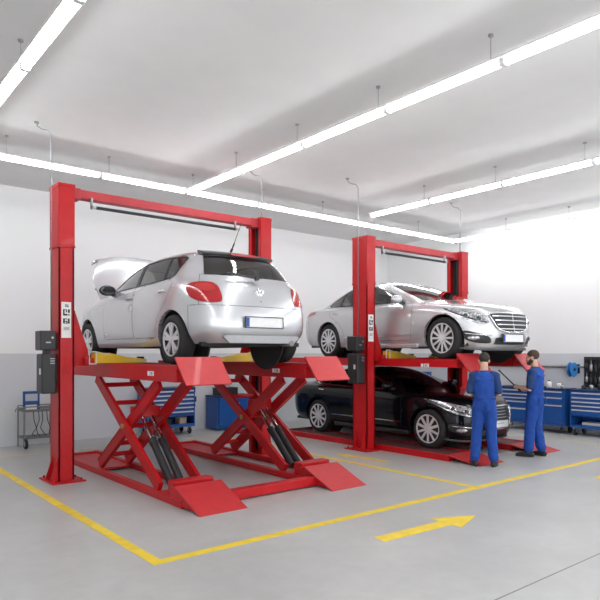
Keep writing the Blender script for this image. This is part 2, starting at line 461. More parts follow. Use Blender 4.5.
def wheel(root, x, y, r, w, rim_r, spokes, paired, sgn, rimmat):
    c = (x, y, r); h = w/2
    pr = [(-h*.82, rim_r*.97), (-h*.95, rim_r+.01), (-h, rim_r+(r-rim_r)*.45), (-h*.94, r-.028), (-h*.78, r-.006), (-h*.5, r), (0, r), (h*.5, r), (h*.78, r-.006), (h*.94, r-.028), (h, rim_r+(r-rim_r)*.45), (h*.95, rim_r+.01), (h*.82, rim_r*.97)]
    bm = NB(); lathe(bm, pr, c, 'X', 48)
    ty = link_mesh('wheel', bm, RUB, root, True)
    # rim: barrel ring, dish, spokes, hub
    bm = NB(); s = sgn
    lathe(bm, [(s*h*.55, rim_r*.9), (s*h*.98, rim_r*1.0), (s*h*.98, rim_r*.93), (s*h*.35, rim_r*.86)], c, 'X', 48)
    for k in range(spokes):
        a0 = 2*PI*k/spokes+PI/2
        for da in ((-.13, .13) if paired else (0,)):
            d0 = Vector((0, math.cos(a0+da*.4), math.sin(a0+da*.4))); d1 = Vector((0, math.cos(a0+da*1.6), math.sin(a0+da*1.6)))
            wd = rim_r*(1.35/spokes if not paired else .8/spokes)*1.15
            p0 = Vector(c)+d0*rim_r*.12+Vector((s*h*.80, 0, 0)); p1 = Vector(c)+d1*rim_r*.93+Vector((s*h*.86, 0, 0))
            beam(bm, p0, p1, wd, .022, up=(s, 0, 0), bev=.004)
    lathe(bm, [(s*h*.5, rim_r*.25), (s*h*.86, rim_r*.25), (s*h*.98, rim_r*.2), (s*h*1.0, rim_r*.02)], c, 'X', 24)
    link_mesh('rim', bm, rimmat, ty, False, shift=False)
    bm = NB(); lathe(bm, [(s*h*.1, .02), (s*h*.1, rim_r*.88), (s*h*.16, rim_r*.88), (s*h*.16, .02)], c, 'X', 32)
    link_mesh('brake_disc', bm, mat('dark_brake_disc', (.07, .07, .075), .5, .5), ty, False, shift=False)

def mirror_unit(root, c, sgn, shell, sc=1.):
    bm = NB(); ellip(bm, (c[0]+sgn*.10*sc, c[1], c[2]), (.118*sc, .072*sc, .076*sc), Euler((0, sgn*.08, sgn*-.12)), 20)
    for v in bm.verts:
        if v.co.y < c[1]-.045*sc: v.co.y = c[1]-.045*sc
    o = link_mesh('side_mirror', bm, shell, root, True)
    bm = NB(); beam(bm, (c[0]-sgn*.09*sc, c[1]+.02, c[2]-.075), (c[0]+sgn*.05, c[1]+.01, c[2]-.045), .055, .03, bev=.008); link_mesh('mirror_arm', bm, BLK, o)
    bm = NB(); ellip(bm, (c[0]+sgn*.10*sc, c[1]-.047*sc, c[2]), (.105*sc, .004, .066*sc)); link_mesh('mirror_glass', bm, mat('dark_mirror', (.10, .11, .12), .08, .9), o, True)

def door_handle(R, door, y, z, sgn, m, L=.17):
    h = R.hit((2, y, z), (-1, 0, 0)); x = h[0].x if h[0] else .85
    bm = NB()
    pts = [(sgn*(x-.01), y+L/2, z), (sgn*(x+.022), y+L/2-.03, z+.002), (sgn*(x+.026), y, z+.004), (sgn*(x+.022), y-L/2+.03, z+.006), (sgn*(x-.01), y-L/2, z+.006)]
    pipe(bm, pts, .013, 8); link_mesh('door_handle', bm, m, door, True)

def plate(root, c, w, h, face, strip_side, tilt=0.):
    """blank number plate with a blue band; face = -1 towards -y, +1 towards +y"""
    bm = NB(); prism(bm, rounded_rect(w, h, .012), 0, face*.012, 'Y')
    o = link_mesh('number_plate', bm, mat('white_number_plate', (.80, .80, .81), .35), root)
    o.location = c; o.rotation_euler = (tilt, 0, 0)
    bm = NB(); box(bm, strip_side*(w/2-.045), strip_side*(w/2-.004), face*.011, face*.0145, -h/2+.004, h/2-.004); link_mesh('country_band', bm, mat('number_plate_blue', (.01, .07, .38), .4), o)
    bm = NB()
    for a0, a1, b0, b1 in ((-w/2-.012, w/2+.012, h/2, h/2+.012), (-w/2-.012, w/2+.012, -h/2-.012, -h/2), (-w/2-.012, -w/2, -h/2, h/2), (w/2, w/2+.012, -h/2, h/2)): box(bm, a0, a1, 0, face*.016, b0, b1)
    link_mesh('plate_holder', bm, BLK, o)
    return o

def seats(root, y_front, y_rear, z, hw, m):
    for s in (-1, 1):
        q = soft_box((s*hw*.46, y_front, z), (.5, .5, .18)); p = link_mesh('front_seat', q, m, root, True)
        q = soft_box((s*hw*.46, y_front-.3, z+.34), (.48, .16, .62), .06, (.22, 0, 0)); link_mesh('seat_back', q, m, p, True)
        q = soft_box((s*hw*.46, y_front-.40, z+.74), (.26, .10, .17), .04, (.15, 0, 0)); link_mesh('headrest', q, m, p, True)
    q = soft_box((0, y_rear, z), (hw*1.55, .48, .18)); p = link_mesh('rear_seat', q, m, root, True)
    q = soft_box((0, y_rear-.28, z+.30), (hw*1.5, .15, .52), .06, (.3, 0, 0)); link_mesh('seat_back', q, m, p, True)
    for s in (-1, 1):
        q = soft_box((s*hw*.46, y_rear-.36, z+.64), (.24, .10, .15), .04, (.2, 0, 0)); link_mesh('headrest', q, m, p, True)

CABIN = mat('dark_cabin_trim', (.03, .03, .033), .7)
SEATM = mat('charcoal_seat_fabric', (.055, .055, .06), .85)
TRIMB = mat('black_window_trim', (.015, .015, .016), .3)
CHROME = mat('chrome_trim', (.75, .76, .78), .12, 1)
ALLOY = mat('silver_alloy', (.70, .71, .73), .35, .35)
LINER = mat('light_grey_headliner', (.45, .45, .44), .9)
GLASS = glass('tinted_window_glass', (.72, .76, .75), 1.1)
GLASSD = glass('dark_window_glass', (.16, .17, .18), .4)
REDL = mat('red_lamp_lens', (.42, .008, .012), .12, 0, .6)
REDL2 = mat('bright_red_lamp_lens', (.55, .03, .03), .15, 0, .6)
LENS = mat('clear_headlamp_lens', (.46, .47, .49), .10, .45, 1., .8, 26)
UNDER = mat('underbody_black', (.018, .018, .019), .8)
def base_classes(s, t):
    if t < 3.5 and s < 3.25: return 'front_bumper'
    if t < RB and s > 8.25: return 'rear_bumper'
    if (4.25 if HS < 2.7 else 4.0) < t < 7 and s < HS: return 'hood'
    if 7 < t < 8.75 and s < 2.375: return 'windshield'
    if 7 < t < 8.75 and s > 9.0: return 'rear_window'
    if s > 8.75 and RB < t < 7: return 'tailgate'
    if t > 8.875: return 'roof'
    return 'body_shell'

NET_SEDAN = [
 [(0,3.50,.15),(.45,3.46,.15),(.74,3.28,.16),(.83,3.05,.19),(.84,2.70,.21),(.84,1.95,.20),(.84,1.0,.20),(.84,.15,.21),(.82,-.55,.24),(.70,-.92,.27),(.40,-1.0,.28),(0,-1.02,.28)],
 [(0,3.62,.24),(.46,3.57,.24),(.80,3.35,.26),(.885,3.05,.32),(.89,2.70,.31),(.885,1.95,.29),(.885,1.0,.29),(.885,.15,.30),(.875,-.55,.33),(.76,-.98,.36),(.42,-1.05,.37),(0,-1.07,.37)],
 [(0,3.66,.43),(.46,3.60,.43),(.81,3.36,.46),(.90,3.04,.52),(.908,2.70,.53),(.905,1.95,.53),(.905,1.0,.54),(.905,.15,.55),(.895,-.55,.56),(.78,-1.0,.58),(.43,-1.09,.58),(0,-1.11,.58)],
 [(0,3.655,.60),(.46,3.59,.60),(.80,3.33,.64),(.895,3.00,.66),(.91,2.68,.68),(.908,1.95,.69),(.908,1.0,.70),(.91,.15,.72),(.895,-.55,.74),(.78,-.98,.75),(.43,-1.08,.75),(0,-1.10,.75)],
 [(0,3.60,.755),(.45,3.53,.755),(.77,3.25,.765),(.87,2.95,.80),(.89,2.64,.82),(.893,1.97,.83),(.893,1.0,.84),(.895,.15,.87),(.87,-.55,.895),(.75,-.95,.91),(.41,-1.05,.92),(0,-1.07,.92)],
 [(0,3.30,.865),(.43,3.26,.86),(.70,3.08,.85),(.81,2.85,.86),(.84,2.52,.885),(.862,1.97,.895),(.872,1.0,.905),(.868,.12,.935),(.83,-.55,.965),(.69,-.86,.99),(.38,-.97,1.005),(0,-1.0,1.01)],
 [(0,2.50,.955),(.43,2.47,.95),(.70,2.35,.935),(.79,2.20,.925),(.825,2.02,.925),(.845,1.70,.93),(.857,1.0,.938),(.845,.10,.963),(.78,-.45,.992),(.66,-.66,1.015),(.37,-.74,1.03),(0,-.76,1.035)],
 [(0,2.25,.985),(.42,2.22,.98),(.665,2.10,.965),(.755,1.98,.955),(.80,1.85,.95),(.826,1.6,.95),(.835,.95,.957),(.815,.08,.98),(.73,-.36,1.01),(.625,-.52,1.03),(.36,-.60,1.045),(0,-.62,1.05)],
 [(0,1.74,1.21),(.385,1.71,1.21),(.61,1.61,1.20),(.675,1.50,1.195),(.71,1.38,1.195),(.73,1.2,1.20),(.735,.85,1.205),(.715,.18,1.21),(.665,-.08,1.215),(.575,-.20,1.215),(.34,-.28,1.22),(0,-.30,1.22)],
 [(0,1.25,1.395),(.35,1.23,1.39),(.54,1.16,1.375),(.59,1.08,1.37),(.61,1.0,1.37),(.62,.9,1.375),(.62,.68,1.38),(.61,.40,1.38),(.58,.25,1.37),(.50,.14,1.37),(.3,.08,1.37),(0,.06,1.375)],
 [(0,1.02,1.445),(.2,1.0,1.445),(.34,.96,1.44),(.39,.92,1.435),(.41,.87,1.435),(.42,.8,1.435),(.42,.66,1.44),(.41,.52,1.435),(.38,.44,1.43),(.31,.38,1.43),(.18,.34,1.43),(0,.33,1.43)],
 [(0,.92,1.455),(0,.9,1.455),(0,.86,1.455),(0,.83,1.455),(0,.8,1.455),(0,.76,1.455),(0,.68,1.455),(0,.6,1.455),(0,.55,1.45),(0,.5,1.45),(0,.47,1.45),(0,.45,1.45)],
]
NET_HATCH = [
 [(0,3.44,.21),(.42,3.40,.21),(.69,3.25,.21),(.775,3.02,.21),(.785,2.70,.21),(.785,2.0,.21),(.785,1.1,.21),(.785,.15,.22),(.765,-.28,.24),(.65,-.50,.25),(.39,-.565,.25),(0,-.575,.25)],
 [(0,3.55,.31),(.43,3.51,.31),(.74,3.31,.32),(.825,3.02,.32),(.832,2.70,.31),(.83,2.0,.30),(.83,1.1,.30),(.832,.15,.31),(.838,-.29,.36),(.735,-.60,.375),(.44,-.70,.375),(0,-.715,.375)],
 [(0,3.59,.48),(.43,3.54,.48),(.75,3.32,.50),(.838,3.02,.52),(.85,2.70,.52),(.85,2.0,.52),(.85,1.1,.52),(.852,.15,.53),(.843,-.30,.54),(.735,-.60,.54),(.44,-.69,.54),(0,-.705,.54)],
 [(0,3.58,.62),(.43,3.53,.62),(.745,3.30,.64),(.835,3.00,.66),(.852,2.70,.67),(.852,2.0,.67),(.852,1.1,.68),(.855,.15,.68),(.845,-.30,.69),(.735,-.58,.69),(.44,-.66,.69),(0,-.675,.69)],
 [(0,3.50,.76),(.42,3.45,.76),(.72,3.22,.78),(.82,2.95,.80),(.84,2.66,.81),(.845,2.0,.82),(.845,1.1,.83),(.848,.15,.84),(.825,-.28,.85),(.715,-.535,.85),(.43,-.61,.845),(0,-.625,.845)],
 [(0,3.22,.88),(.40,3.19,.875),(.66,3.02,.87),(.77,2.82,.88),(.80,2.55,.90),(.822,2.0,.91),(.828,1.1,.92),(.825,.12,.94),(.79,-.25,.955),(.685,-.48,.955),(.41,-.56,.95),(0,-.575,.95)],
 [(0,2.66,.975),(.40,2.63,.97),(.66,2.50,.955),(.75,2.38,.95),(.785,2.22,.955),(.805,1.9,.96),(.812,1.1,.97),(.80,.12,1.0),(.75,-.22,1.015),(.655,-.43,1.01),(.40,-.515,1.005),(0,-.53,1.005)],
 [(0,2.45,1.01),(.395,2.42,1.005),(.625,2.30,.99),(.71,2.18,.985),(.755,2.05,.985),(.782,1.8,.99),(.79,1.05,1.005),(.775,.12,1.035),(.72,-.19,1.05),(.635,-.395,1.045),(.39,-.48,1.04),(0,-.495,1.04)],
 [(0,1.97,1.215),(.37,1.95,1.215),(.575,1.85,1.21),(.645,1.74,1.205),(.675,1.62,1.205),(.695,1.4,1.215),(.70,.95,1.225),(.692,.15,1.23),(.645,-.11,1.23),(.575,-.29,1.22),(.355,-.37,1.22),(0,-.385,1.22)],
 [(0,1.50,1.39),(.34,1.48,1.385),(.53,1.40,1.37),(.58,1.32,1.365),(.60,1.2,1.37),(.61,1.05,1.385),(.615,.75,1.395),(.605,.22,1.385),(.575,.02,1.37),(.51,-.13,1.365),(.31,-.205,1.37),(0,-.22,1.375)],
 [(0,1.20,1.455),(.2,1.19,1.455),(.34,1.13,1.45),(.39,1.07,1.445),(.41,1.0,1.445),(.42,.9,1.45),(.42,.65,1.455),(.41,.30,1.445),(.38,.18,1.435),(.32,.09,1.43),(.19,.04,1.43),(0,.03,1.43)],
 [(0,1.05,1.47),(0,1.04,1.47),(0,1.0,1.47),(0,.96,1.47),(0,.92,1.47),(0,.85,1.47),(0,.65,1.47),(0,.42,1.465),(0,.34,1.46),(0,.28,1.46),(0,.24,1.455),(0,.23,1.455)],
]

def seat_things(*a): seats(*a)

def assemble(R, root, paint, doors, arch, wheelspec, dlo_trim, lower_z, open_hood=None, pane_glass=GLASS):
    lip = [(cy, cz, r) for cy, cz, r in arch]
    def P(name, names, m, mirror='both', **k):
        return link_mesh(name, R.part(names, mirror, **k), m, root, 'keep')
    P('body_shell', ['body_shell'], paint, lip=lip)
    P('front_bumper', ['front_bumper'], paint, lip=lip); P('rear_bumper', ['rear_bumper'], paint, lip=lip)
    hd = link_mesh('hood', R.part(['hood'], 'both'), paint, root, 'keep')
    if open_hood:
        piv, ang = open_hood
        hd.matrix_local = Matrix.Translation(piv) @ Matrix.Rotation(ang, 4, 'X') @ Matrix.Translation(-Vector(piv))
        md = hd.modifiers.new('thick', 'SOLIDIFY'); md.thickness = .025; md.offset = -1
    tg = P('tailgate', ['tailgate'], paint)
    P('roof', ['roof'], paint); P('headliner', ['roof'], LINER, offset=-.035, shrink=0)
    P('windshield', ['windshield'], pane_glass); P('rear_window', ['rear_window'], GLASSD if pane_glass is GLASSD else GLASS)
    ds = {}
    for nm in doors:
        for sg in (1, -1):
            d = link_mesh(nm+'_door', R.part([nm+'_door'], sg, lip=lip), paint, root, 'keep'); ds[nm, sg] = d
            w = link_mesh('door_window', R.part([nm+'_pane'], sg, shrink=0, offset=-.004), pane_glass, d, 'keep')
    for sg in (1, -1): link_mesh('window_trim', R.part(['window_trim'], sg, offset=.002, shrink=0), dlo_trim, root, 'keep')
    if 'quarter_pane' in R.names:
        for sg in (1, -1): link_mesh('quarter_window', R.part(['quarter_pane'], sg, shrink=0, offset=-.004), pane_glass, root, 'keep')
    # dark inner shell behind the panels closes the panel gaps and lines the cabin
    inner = ['body_shell', 'front_bumper', 'rear_bumper', 'hood', 'tailgate', 'roof', 'front_door', 'rear_door', 'window_trim'] + [n for n in R.names if n.endswith(('_lamp', '_light', 'grille', 'intake'))]
    P('inner_shell', inner, CABIN, shrink=0, offset=-.014)
    return ds

def underbody(R, root, z, y0, y1, hw, arch):
    bm = NB(); n = 1
    for a, b in ((y0, arch[1][0]-.42), (arch[1][0]+.42, arch[0][0]-.42), (arch[0][0]+.42, y1)):
        box(bm, -hw, hw, a, b, z, z+.05)
    box(bm, -.56, .56, y0+.05, y1-.05, z+.02, z+.20)
    for (cy, cz, r) in arch:                                      # wheel wells
        for sg in (-1, 1):
            pts = [(cy+(r+.015)*math.cos(PI*i/16), cz+(r+.015)*math.sin(PI*i/16)) for i in range(17)]
            outer = [(cy+(r+.03)*math.cos(PI*i/16), cz+(r+.03)*math.sin(PI*i/16)) for i in range(16, -1, -1)]
            prism(bm, pts+outer, sg*.52, sg*(hw-.02), 'X')
            prism(bm, [(cy+(r+.03)*math.cos(2*PI*i/28), cz+(r+.03)*math.sin(2*PI*i/28)) for i in range(28)], sg*.52, sg*.54, 'X')
    for (cy, cz, r) in arch: cyl(bm, (-.6, cy, cz), (.6, cy, cz), .035)
    link_mesh('underbody', bm, UNDER, root)

# ---- hatchback --------------------------------------------------------------
def hatchback(root):
    global RB, HS
    HS = 0
    RB = 3.0
    R = Regions(NET_HATCH, base_classes)
    paint = mat('silver_car_paint', (.60, .605, .63), .26, .55, 1., .015, 3)
    WB = 2.75; arch = [(WB, .30, .355), (0, .30, .355)]
    R.side('window_trim', smooth_poly([(2.00, 1.005), (1.72, 1.15), (1.38, 1.295), (1.05, 1.355), (.6, 1.37), (.10, 1.345), (-.03, 1.30), (.015, 1.20), (.10, 1.055), (.55, 1.03), (1.2, 1.01)], it=1), ['body_shell', 'roof'])
    R.cut('hood', [(-.05, 2.60), (.52, 2.55), (.655, 2.50), (.74, 2.95), (.72, 3.20), (.66, 3.34), (.35, 3.40), (-.05, 3.42)], (1, 0, 0), (0, 1, 0), (0, 0, 1), .12, None, ['body_shell', 'front_bumper'])
    R.side('front_pane', [(1.90, 1.02), (1.68, 1.14), (1.36, 1.275), (1.14, 1.325), (1.12, 1.03)], ['window_trim'])
    R.side('rear_pane', [(1.03, 1.035), (1.05, 1.335), (.62, 1.35), (.40, 1.345), (.34, 1.055)], ['window_trim'])
    R.side('quarter_pane', [(.30, 1.06), (.36, 1.34), (.10, 1.325), (-.005, 1.295), (.04, 1.20), (.115, 1.075)], ['window_trim'])
    R.side('front_door', [(2.06, .33), (2.10, .62), (2.06, .96), (2.02, 1.0), (1.1, 1.02), (1.075, .33)], ['body_shell'])
    R.side('rear_door', [(1.065, .33), (1.09, 1.02), (.12, 1.05), (.05, .95), (.12, .78), (.34, .58), (.42, .42), (.44, .33)], ['body_shell'])
    for cy, cz, r in arch: R.side('hole', circle(cy, cz, r), ['body_shell', 'front_bumper', 'rear_bumper', 'front_door', 'rear_door'])
    R.st('tail_lamp', smooth_poly([(8.05, 4.7), (8.3, 5.2), (8.9, 5.4), (9.4, 5.3), (9.62, 4.7), (9.74, 3.6), (9.66, 3.22), (9.2, 3.15), (8.7, 3.3), (8.30, 3.65)], it=2), ['body_shell', 'tailgate', 'rear_bumper'], nmin=.05)
    R.st('inner_light', smooth_poly([(8.5, 4.75), (8.7, 5.05), (9.25, 5.05), (9.45, 4.6), (9.5, 4.3), (9.25, 4.1), (8.9, 4.15), (8.66, 4.35)], it=2), ['tail_lamp'], nmin=.05)
    R.st('head_lamp', [(1.6, 3.75), (2.2, 4.4), (3.0, 4.6), (3.2, 4.2), (2.7, 3.6), (2.0, 3.4)], ['body_shell', 'front_bumper', 'hood'])
    ds = assemble(R, root, paint, ['front', 'rear'], arch, None, TRIMB, .2, open_hood=((0, 2.62, .97), math.radians(80)))
    for sg in (1, -1):
        l = link_mesh('tail_light', R.part(['tail_lamp'], sg, offset=.006), REDL, root, 'keep'); l['label'] = 'red tail light'
        link_mesh('lamp_lens', R.part(['inner_light'], sg, offset=.008), REDL2, l, 'keep')
        link_mesh('headlight', R.part(['head_lamp'], sg, offset=.004), LENS, root, 'keep')
        mirror_unit(root, (sg*.79, 1.83, 1.03), sg, BLK)
        door_handle(R, ds['front', sg], 1.22, .865, sg, paint); door_handle(R, ds['rear', sg], .26, .89, sg, paint)
        for y in (0, WB): wheel(root, sg*.745, y, .30, .195, .205, 5, True, sg, ALLOY)
    underbody(R, root, .215, -.48, 3.15, .70, arch)
    seats(root, 1.35, .35, .42, .70, SEATM)
    q = soft_box((0, 2.0, .86), (1.3, .42, .22)); link_mesh('dashboard', q, CABIN, root, True)
    # tailgate furniture
    bm = NB()                                                        # rear spoiler over the glass
    prof = []
    for i in range(21):
        x = -.50+1.0*i/20; bow = .095*(1-(x/.50)**2)
        prof.append((x, bow))
    rings = []
    for x, bow in prof: rings.append([(x, -.02-bow, 1.412), (x, -.175-bow, 1.374), (x, -.185-bow, 1.350), (x, -.16-bow, 1.338), (x, -.03-bow, 1.37)])
    ring_loft(bm, [[Vector(p) for p in r] for r in rings]); sp = link_mesh('roof_spoiler', bm, mat('dark_grey_spoiler', (.06, .062, .065), .35, .2, .3), root)
    bm = NB(); prism(bm, [(-.21, 1.371), (.21, 1.371), (.17, 1.344), (-.17, 1.344)], -.255, -.287, 'Y'); link_mesh('brake_light', bm, REDL, sp)
    bm = NB(); beam(bm, (-.02, -.555, 1.045), (.02, -.56, 1.045), .05, .05); beam(bm, (0, -.55, 1.05), (-.36, -.54, 1.075), .03, .022); beam(bm, (.06, -.555, 1.055), (-.40, -.54, 1.085), .012, .018)
    link_mesh('rear_wiper', bm, BLK, root)
    plate(root, (0, -.714, .50), .52, .115, -1, -1, .0)
    h = R.hit((0, -2, .86), (0, 1, 0)); y = h[0].y if h[0] else -.62
    # round badge: a ring with a letter V over a letter W
    bm = NB(); c = Vector((0, y-.008, .865))
    pipe(bm, [c+Vector((.052*math.cos(2*PI*k/28), 0, .052*math.sin(2*PI*k/28))) for k in range(28)], .0065, 6, True)
    def st(pts):
        for a, b in zip(pts, pts[1:]): beam(bm, c+Vector((a[0], 0, a[1])), c+Vector((b[0], 0, b[1])), .008, .008)
    st([(-.022, .044), (0, .006), (.022, .044)]); st([(-.043, .024), (-.020, -.042), (0, -.004), (.020, -.042), (.043, .024)])
    link_mesh('badge', bm, CHROME, root)
    bm = NB(); box(bm, -.085, .085, y-.035, y-.0, .735, .765, .01); link_mesh('tailgate_handle', bm, BLK, root)
    bm = NB(); 
    for k in range(5): box(bm, -.50+.034*k, -.50+.034*k+.024, y-.012+.03, y+.03, .742, .758)
    link_mesh('model_lettering', bm, CHROME, root)
    bm = NB(); prism(bm, [(-.46, .255), (.46, .255), (.54, .325), (.50, .345), (-.50, .345), (-.54, .325)], -.655, -.69, 'Y'); link_mesh('bumper_insert', bm, mat('grey_bumper_insert', (.36, .365, .38), .4, .3), root)
    bm = NB(); lathe(bm, [(-.70, .03), (-.70, .036), (-.45, .036), (-.45, .0), (-.66, .0), (-.66, .03)], (.42, 0, .255), 'Y', 20); link_mesh('exhaust_tip', bm, WIRE, root, True)
    bm = NB(); cyl(bm, (0, .02, 1.445), (0, -.01, 1.475), .016); cyl(bm, (0, -.0, 1.465), (.0, -.23, 1.79), .005, 8, .003); cyl(bm, (0, 0, 1.465), (0, -.06, 1.545), .009); link_mesh('antenna', bm, BLK, root)
    return R

# ---- saloons ----------------------------------------------------------------
def saloon(root, paint, style):
    global RB, HS
    HS = 2.625
    RB = 3.0
    net = [[((x*1.025, y, z) if style == 'black' else (x, y, z)) for x, y, z in r] for r in NET_SEDAN]
    def gy(y): return y+.10+.095*max(-1, min(2.3, y))
    net = [r if i < 5 else [(x, (y+.16 if i == 5 and 2.2 < y else y) if i == 5 else gy(y), z*(1.012 if i > 8 else 1)) for x, y, z in r] for i, r in enumerate(net)]
    zq = (lambda z: z if z < .9 else .9+(z-.9)*.79) if style == 'black' else (lambda z: z)
    net = [[(x, y, zq(z)) for x, y, z in r] for r in net]
    if style == 'silver': net = [[(x, y if y < 2.85 else 2.85+(y-2.85)*.82, z) for x, y, z in r] for r in net]
    YS = 1.07 if style == 'silver' else 1.0
    net = [[(x, (y-1.42)*YS+1.42, z) for x, y, z in r] for r in net]
    def W_(p): return [((gy(y)-1.42)*YS+1.42, zq(z*(1.012 if z > 1.25 else 1))) for y, z in p]
    def D_(p): return [((gy(y) if z > .85 else y+(gy(y)-y)*.6)*1.0, z) if y > .5 else (y, z) for y, z in p]
    R = Regions(net, base_classes)
    WB = (2.84-1.42)*YS*2; Y0 = 1.42*(1-YS); rw = .34 if style == 'silver' else .33; arch = [(WB+Y0, rw, .385), (Y0, rw, .385)]
    trim = CHROME
    R.side('window_trim', smooth_poly(W_([(1.80, .965), (1.48, 1.14), (1.12, 1.30), (.88, 1.352), (.55, 1.36), (.28, 1.335), (.02, 1.23), (-.22, 1.085), (-.26, 1.03), (-.10, .995), (.5, .975), (1.2, .962)]), it=1), ['body_shell', 'roof'])
    R.side('window_frame', smooth_poly(W_([(1.74, .978), (1.47, 1.125), (1.11, 1.283), (.875, 1.335), (.55, 1.342), (.285, 1.318), (.03, 1.215), (-.19, 1.08), (-.22, 1.04), (-.09, 1.012), (.5, .992), (1.2, .978)]), it=1), ['window_trim'])
    R.side('front_pane', W_([(1.64, .99), (1.44, 1.115), (1.10, 1.262), (.92, 1.31), (.90, .995)]), ['window_frame'])
    R.side('rear_pane', W_([(.82, .997), (.84, 1.32), (.55, 1.328), (.29, 1.305), (.20, 1.265), (.16, 1.02)]), ['window_frame'])
    R.side('quarter_pane', W_([(.13, 1.025), (.165, 1.245), (.03, 1.195), (-.16, 1.085), (-.18, 1.05), (-.09, 1.03)]), ['window_frame'])
    R.side('front_door', [(2.24, .32), (2.28, .62), (2.25, .90), (2.20, .955), (1.055, .965), (1.03, .32)], ['body_shell'])
    R.side('rear_door', [(1.02, .32), (1.045, .965), (.0, .99), (-.08, .93), (-.02, .82), (.27, .68), (.40, .52), (.45, .32)], ['body_shell'])
    for cy, cz, r in arch: R.side('hole', circle(cy, cz, r), ['body_shell', 'front_bumper', 'rear_bumper', 'front_door', 'rear_door'])
    # head lamp wraps the corner
    R.st('head_lamp', smooth_poly([(1.08, 2.75), (1.18, 3.4), (1.5, 3.85), (2.2, 4.15), (3.0, 4.42), (3.45, 4.45), (3.0, 3.75), (2.3, 3.1), (1.6, 2.68)], it=1), ['body_shell', 'front_bumper', 'hood'], nmin=.05)
    R.st('tail_lamp', [(7.9, 4.8), (8.6, 5.0), (9.4, 4.95), (10.1, 4.7), (10.1, 4.0), (9.4, 3.6), (8.6, 3.7), (8.0, 4.2)], ['body_shell', 'tailgate', 'rear_bumper'], nmin=.05)
    R.st('lower_intake', smooth_poly([(.95, .95), (1.05, 1.55), (1.6, 1.85), (2.2, 1.92), (2.5, 1.6), (2.1, 1.1), (1.6, .9)], it=1), ['front_bumper'], nmin=.05)
    R.st('centre_intake', [(-.01, .8), (-.01, 1.45), (.8, 1.5), (.85, .85)], ['front_bumper'], nmin=.05)
    ds = assemble(R, root, paint, ['front', 'rear'], arch, None, trim, .2, pane_glass=GLASSD if style == 'black' else GLASS)
    for sg in (1, -1): link_mesh('window_frame', R.part(['window_frame'], sg, shrink=0, offset=.0), TRIMB, root, 'keep')
    for sg in (1, -1):
        l = link_mesh('headlight', R.part(['head_lamp'], sg, offset=.003), LENS, root, 'keep')
        # projectors and a dark bezel behind the clear cover
        hb = BVHTree.FromBMesh(R.bm)
        for s_, t_, rr in ((1.5, 3.2, .052), (2.05, 3.45, .045)):
            p = R.sf.at(s_, t_); loc, nn, _, _ = R.bvh.find_nearest(p)
            M = nn.to_track_quat('Z', 'Y').to_matrix()
            q0, q1 = NB(), NB()
            lathe(q0, [(-.01, rr), (.010, rr), (.012, rr*.86), (-.01, rr*.8)], (0, 0, 0), 'Z', 20)
            ellip(q1, (0, 0, 0), (rr*.78, rr*.78, .012))
            for q in (q0, q1):
                for v in q.verts: v.co = loc+M @ v.co; v.co.x *= sg
            link_mesh('projector_ring', q0, CHROME, l, True); link_mesh('projector_lens', q1, mat('dark_projector_lens', (.03, .035, .045), .08, 0, 1.), l, True)
        bm = NB()
        pts = [R.sf.at(1.2+2.05*i/14, 2.85+.36*(i/14)+1.0*(i/14)**1.6) for i in range(15)]
        pts = [R.bvh.find_nearest(p) for p in pts]; pts = [(q[0]+q[1]*.005) for q in pts]
        pipe(bm, [Vector((p.x*sg, p.y, p.z)) for p in pts], .010, 6); link_mesh('bezel', bm, mat('dark_lamp_bezel', (.05, .05, .055), .25, .4), l, True)
        link_mesh('tail_light', R.part(['tail_lamp'], sg, offset=.004), REDL, root, 'keep')['label'] = 'red tail light'
        it = link_mesh('lower_intake', R.part(['lower_intake'], sg, offset=-.004), BLK, root, 'keep')
        p = R.bvh.find_nearest(R.sf.at(1.75, 1.38)); q = p[0]+p[1]*.004
        bm = NB(); M = p[1].to_track_quat('Z', 'Y').to_matrix(); ellip(bm, q, (.10, .034, .014), M)
        for v in bm.verts: v.co.x *= sg
        link_mesh('fog_light', bm, LENS, it, True)
        bm = NB(); pts = [R.bvh.find_nearest(R.sf.at(1.0+1.2*i/10, 1.45)) for i in range(11)]
        pipe(bm, [Vector(((q[0]+q[1]*.006).x*sg, (q[0]+q[1]*.006).y, (q[0]+q[1]*.006).z+.045)) for q in pts], .010, 6); link_mesh('intake_bar', bm, CHROME, it, True)
        mirror_unit(root, (sg*.86, 1.98, 1.03), sg, paint)
        door_handle(R, ds['front', sg], 1.22, .845, sg, CHROME if style == 'black' else paint); door_handle(R, ds['rear', sg], .12, .875, sg, CHROME if style == 'black' else paint)
        for y in (Y0, WB+Y0): wheel(root, sg*(.775 if style != 'black' else .795), y, rw, .22, .245, 12 if style == 'silver' else 10, False, sg, ALLOY)
        bm = NB()                                                  # lower sill strip
        for i in range(24):
            y0 = 2.28-1.86*i/24; y1 = 2.28-1.86*(i+1)/24
            a = R.hit((2, y0, .405), (-1, 0, 0))[0]; b = R.hit((2, y1, .405), (-1, 0, 0))[0]
            if a and b: beam(bm, (sg*(a.x+.004), y0, .405), (sg*(b.x+.004), y1, .405), .012, .018)
        link_mesh('sill_strip', bm, CHROME if style == 'black' else mat('grey_sill_strip', (.33, .34, .36), .3, .6), root)
        bm = NB(); box(bm, sg*.83, sg*.90, .48, 2.40, .185, .26, .02); link_mesh('sill', bm, paint if style != 'black' else BLK, root)
    underbody(R, root, .21, -.85, 3.15, .76, arch[::1])
    seats(root, 1.25, .15, .42, .74, SEATM)
    q = soft_box((0, 2.0, .84), (1.4, .45, .22)); link_mesh('dashboard', q, CABIN, root, True)
    bm = NB(); lathe(bm, [(0, .17)], (0, 0, 0), 'Y', 4) if False else None
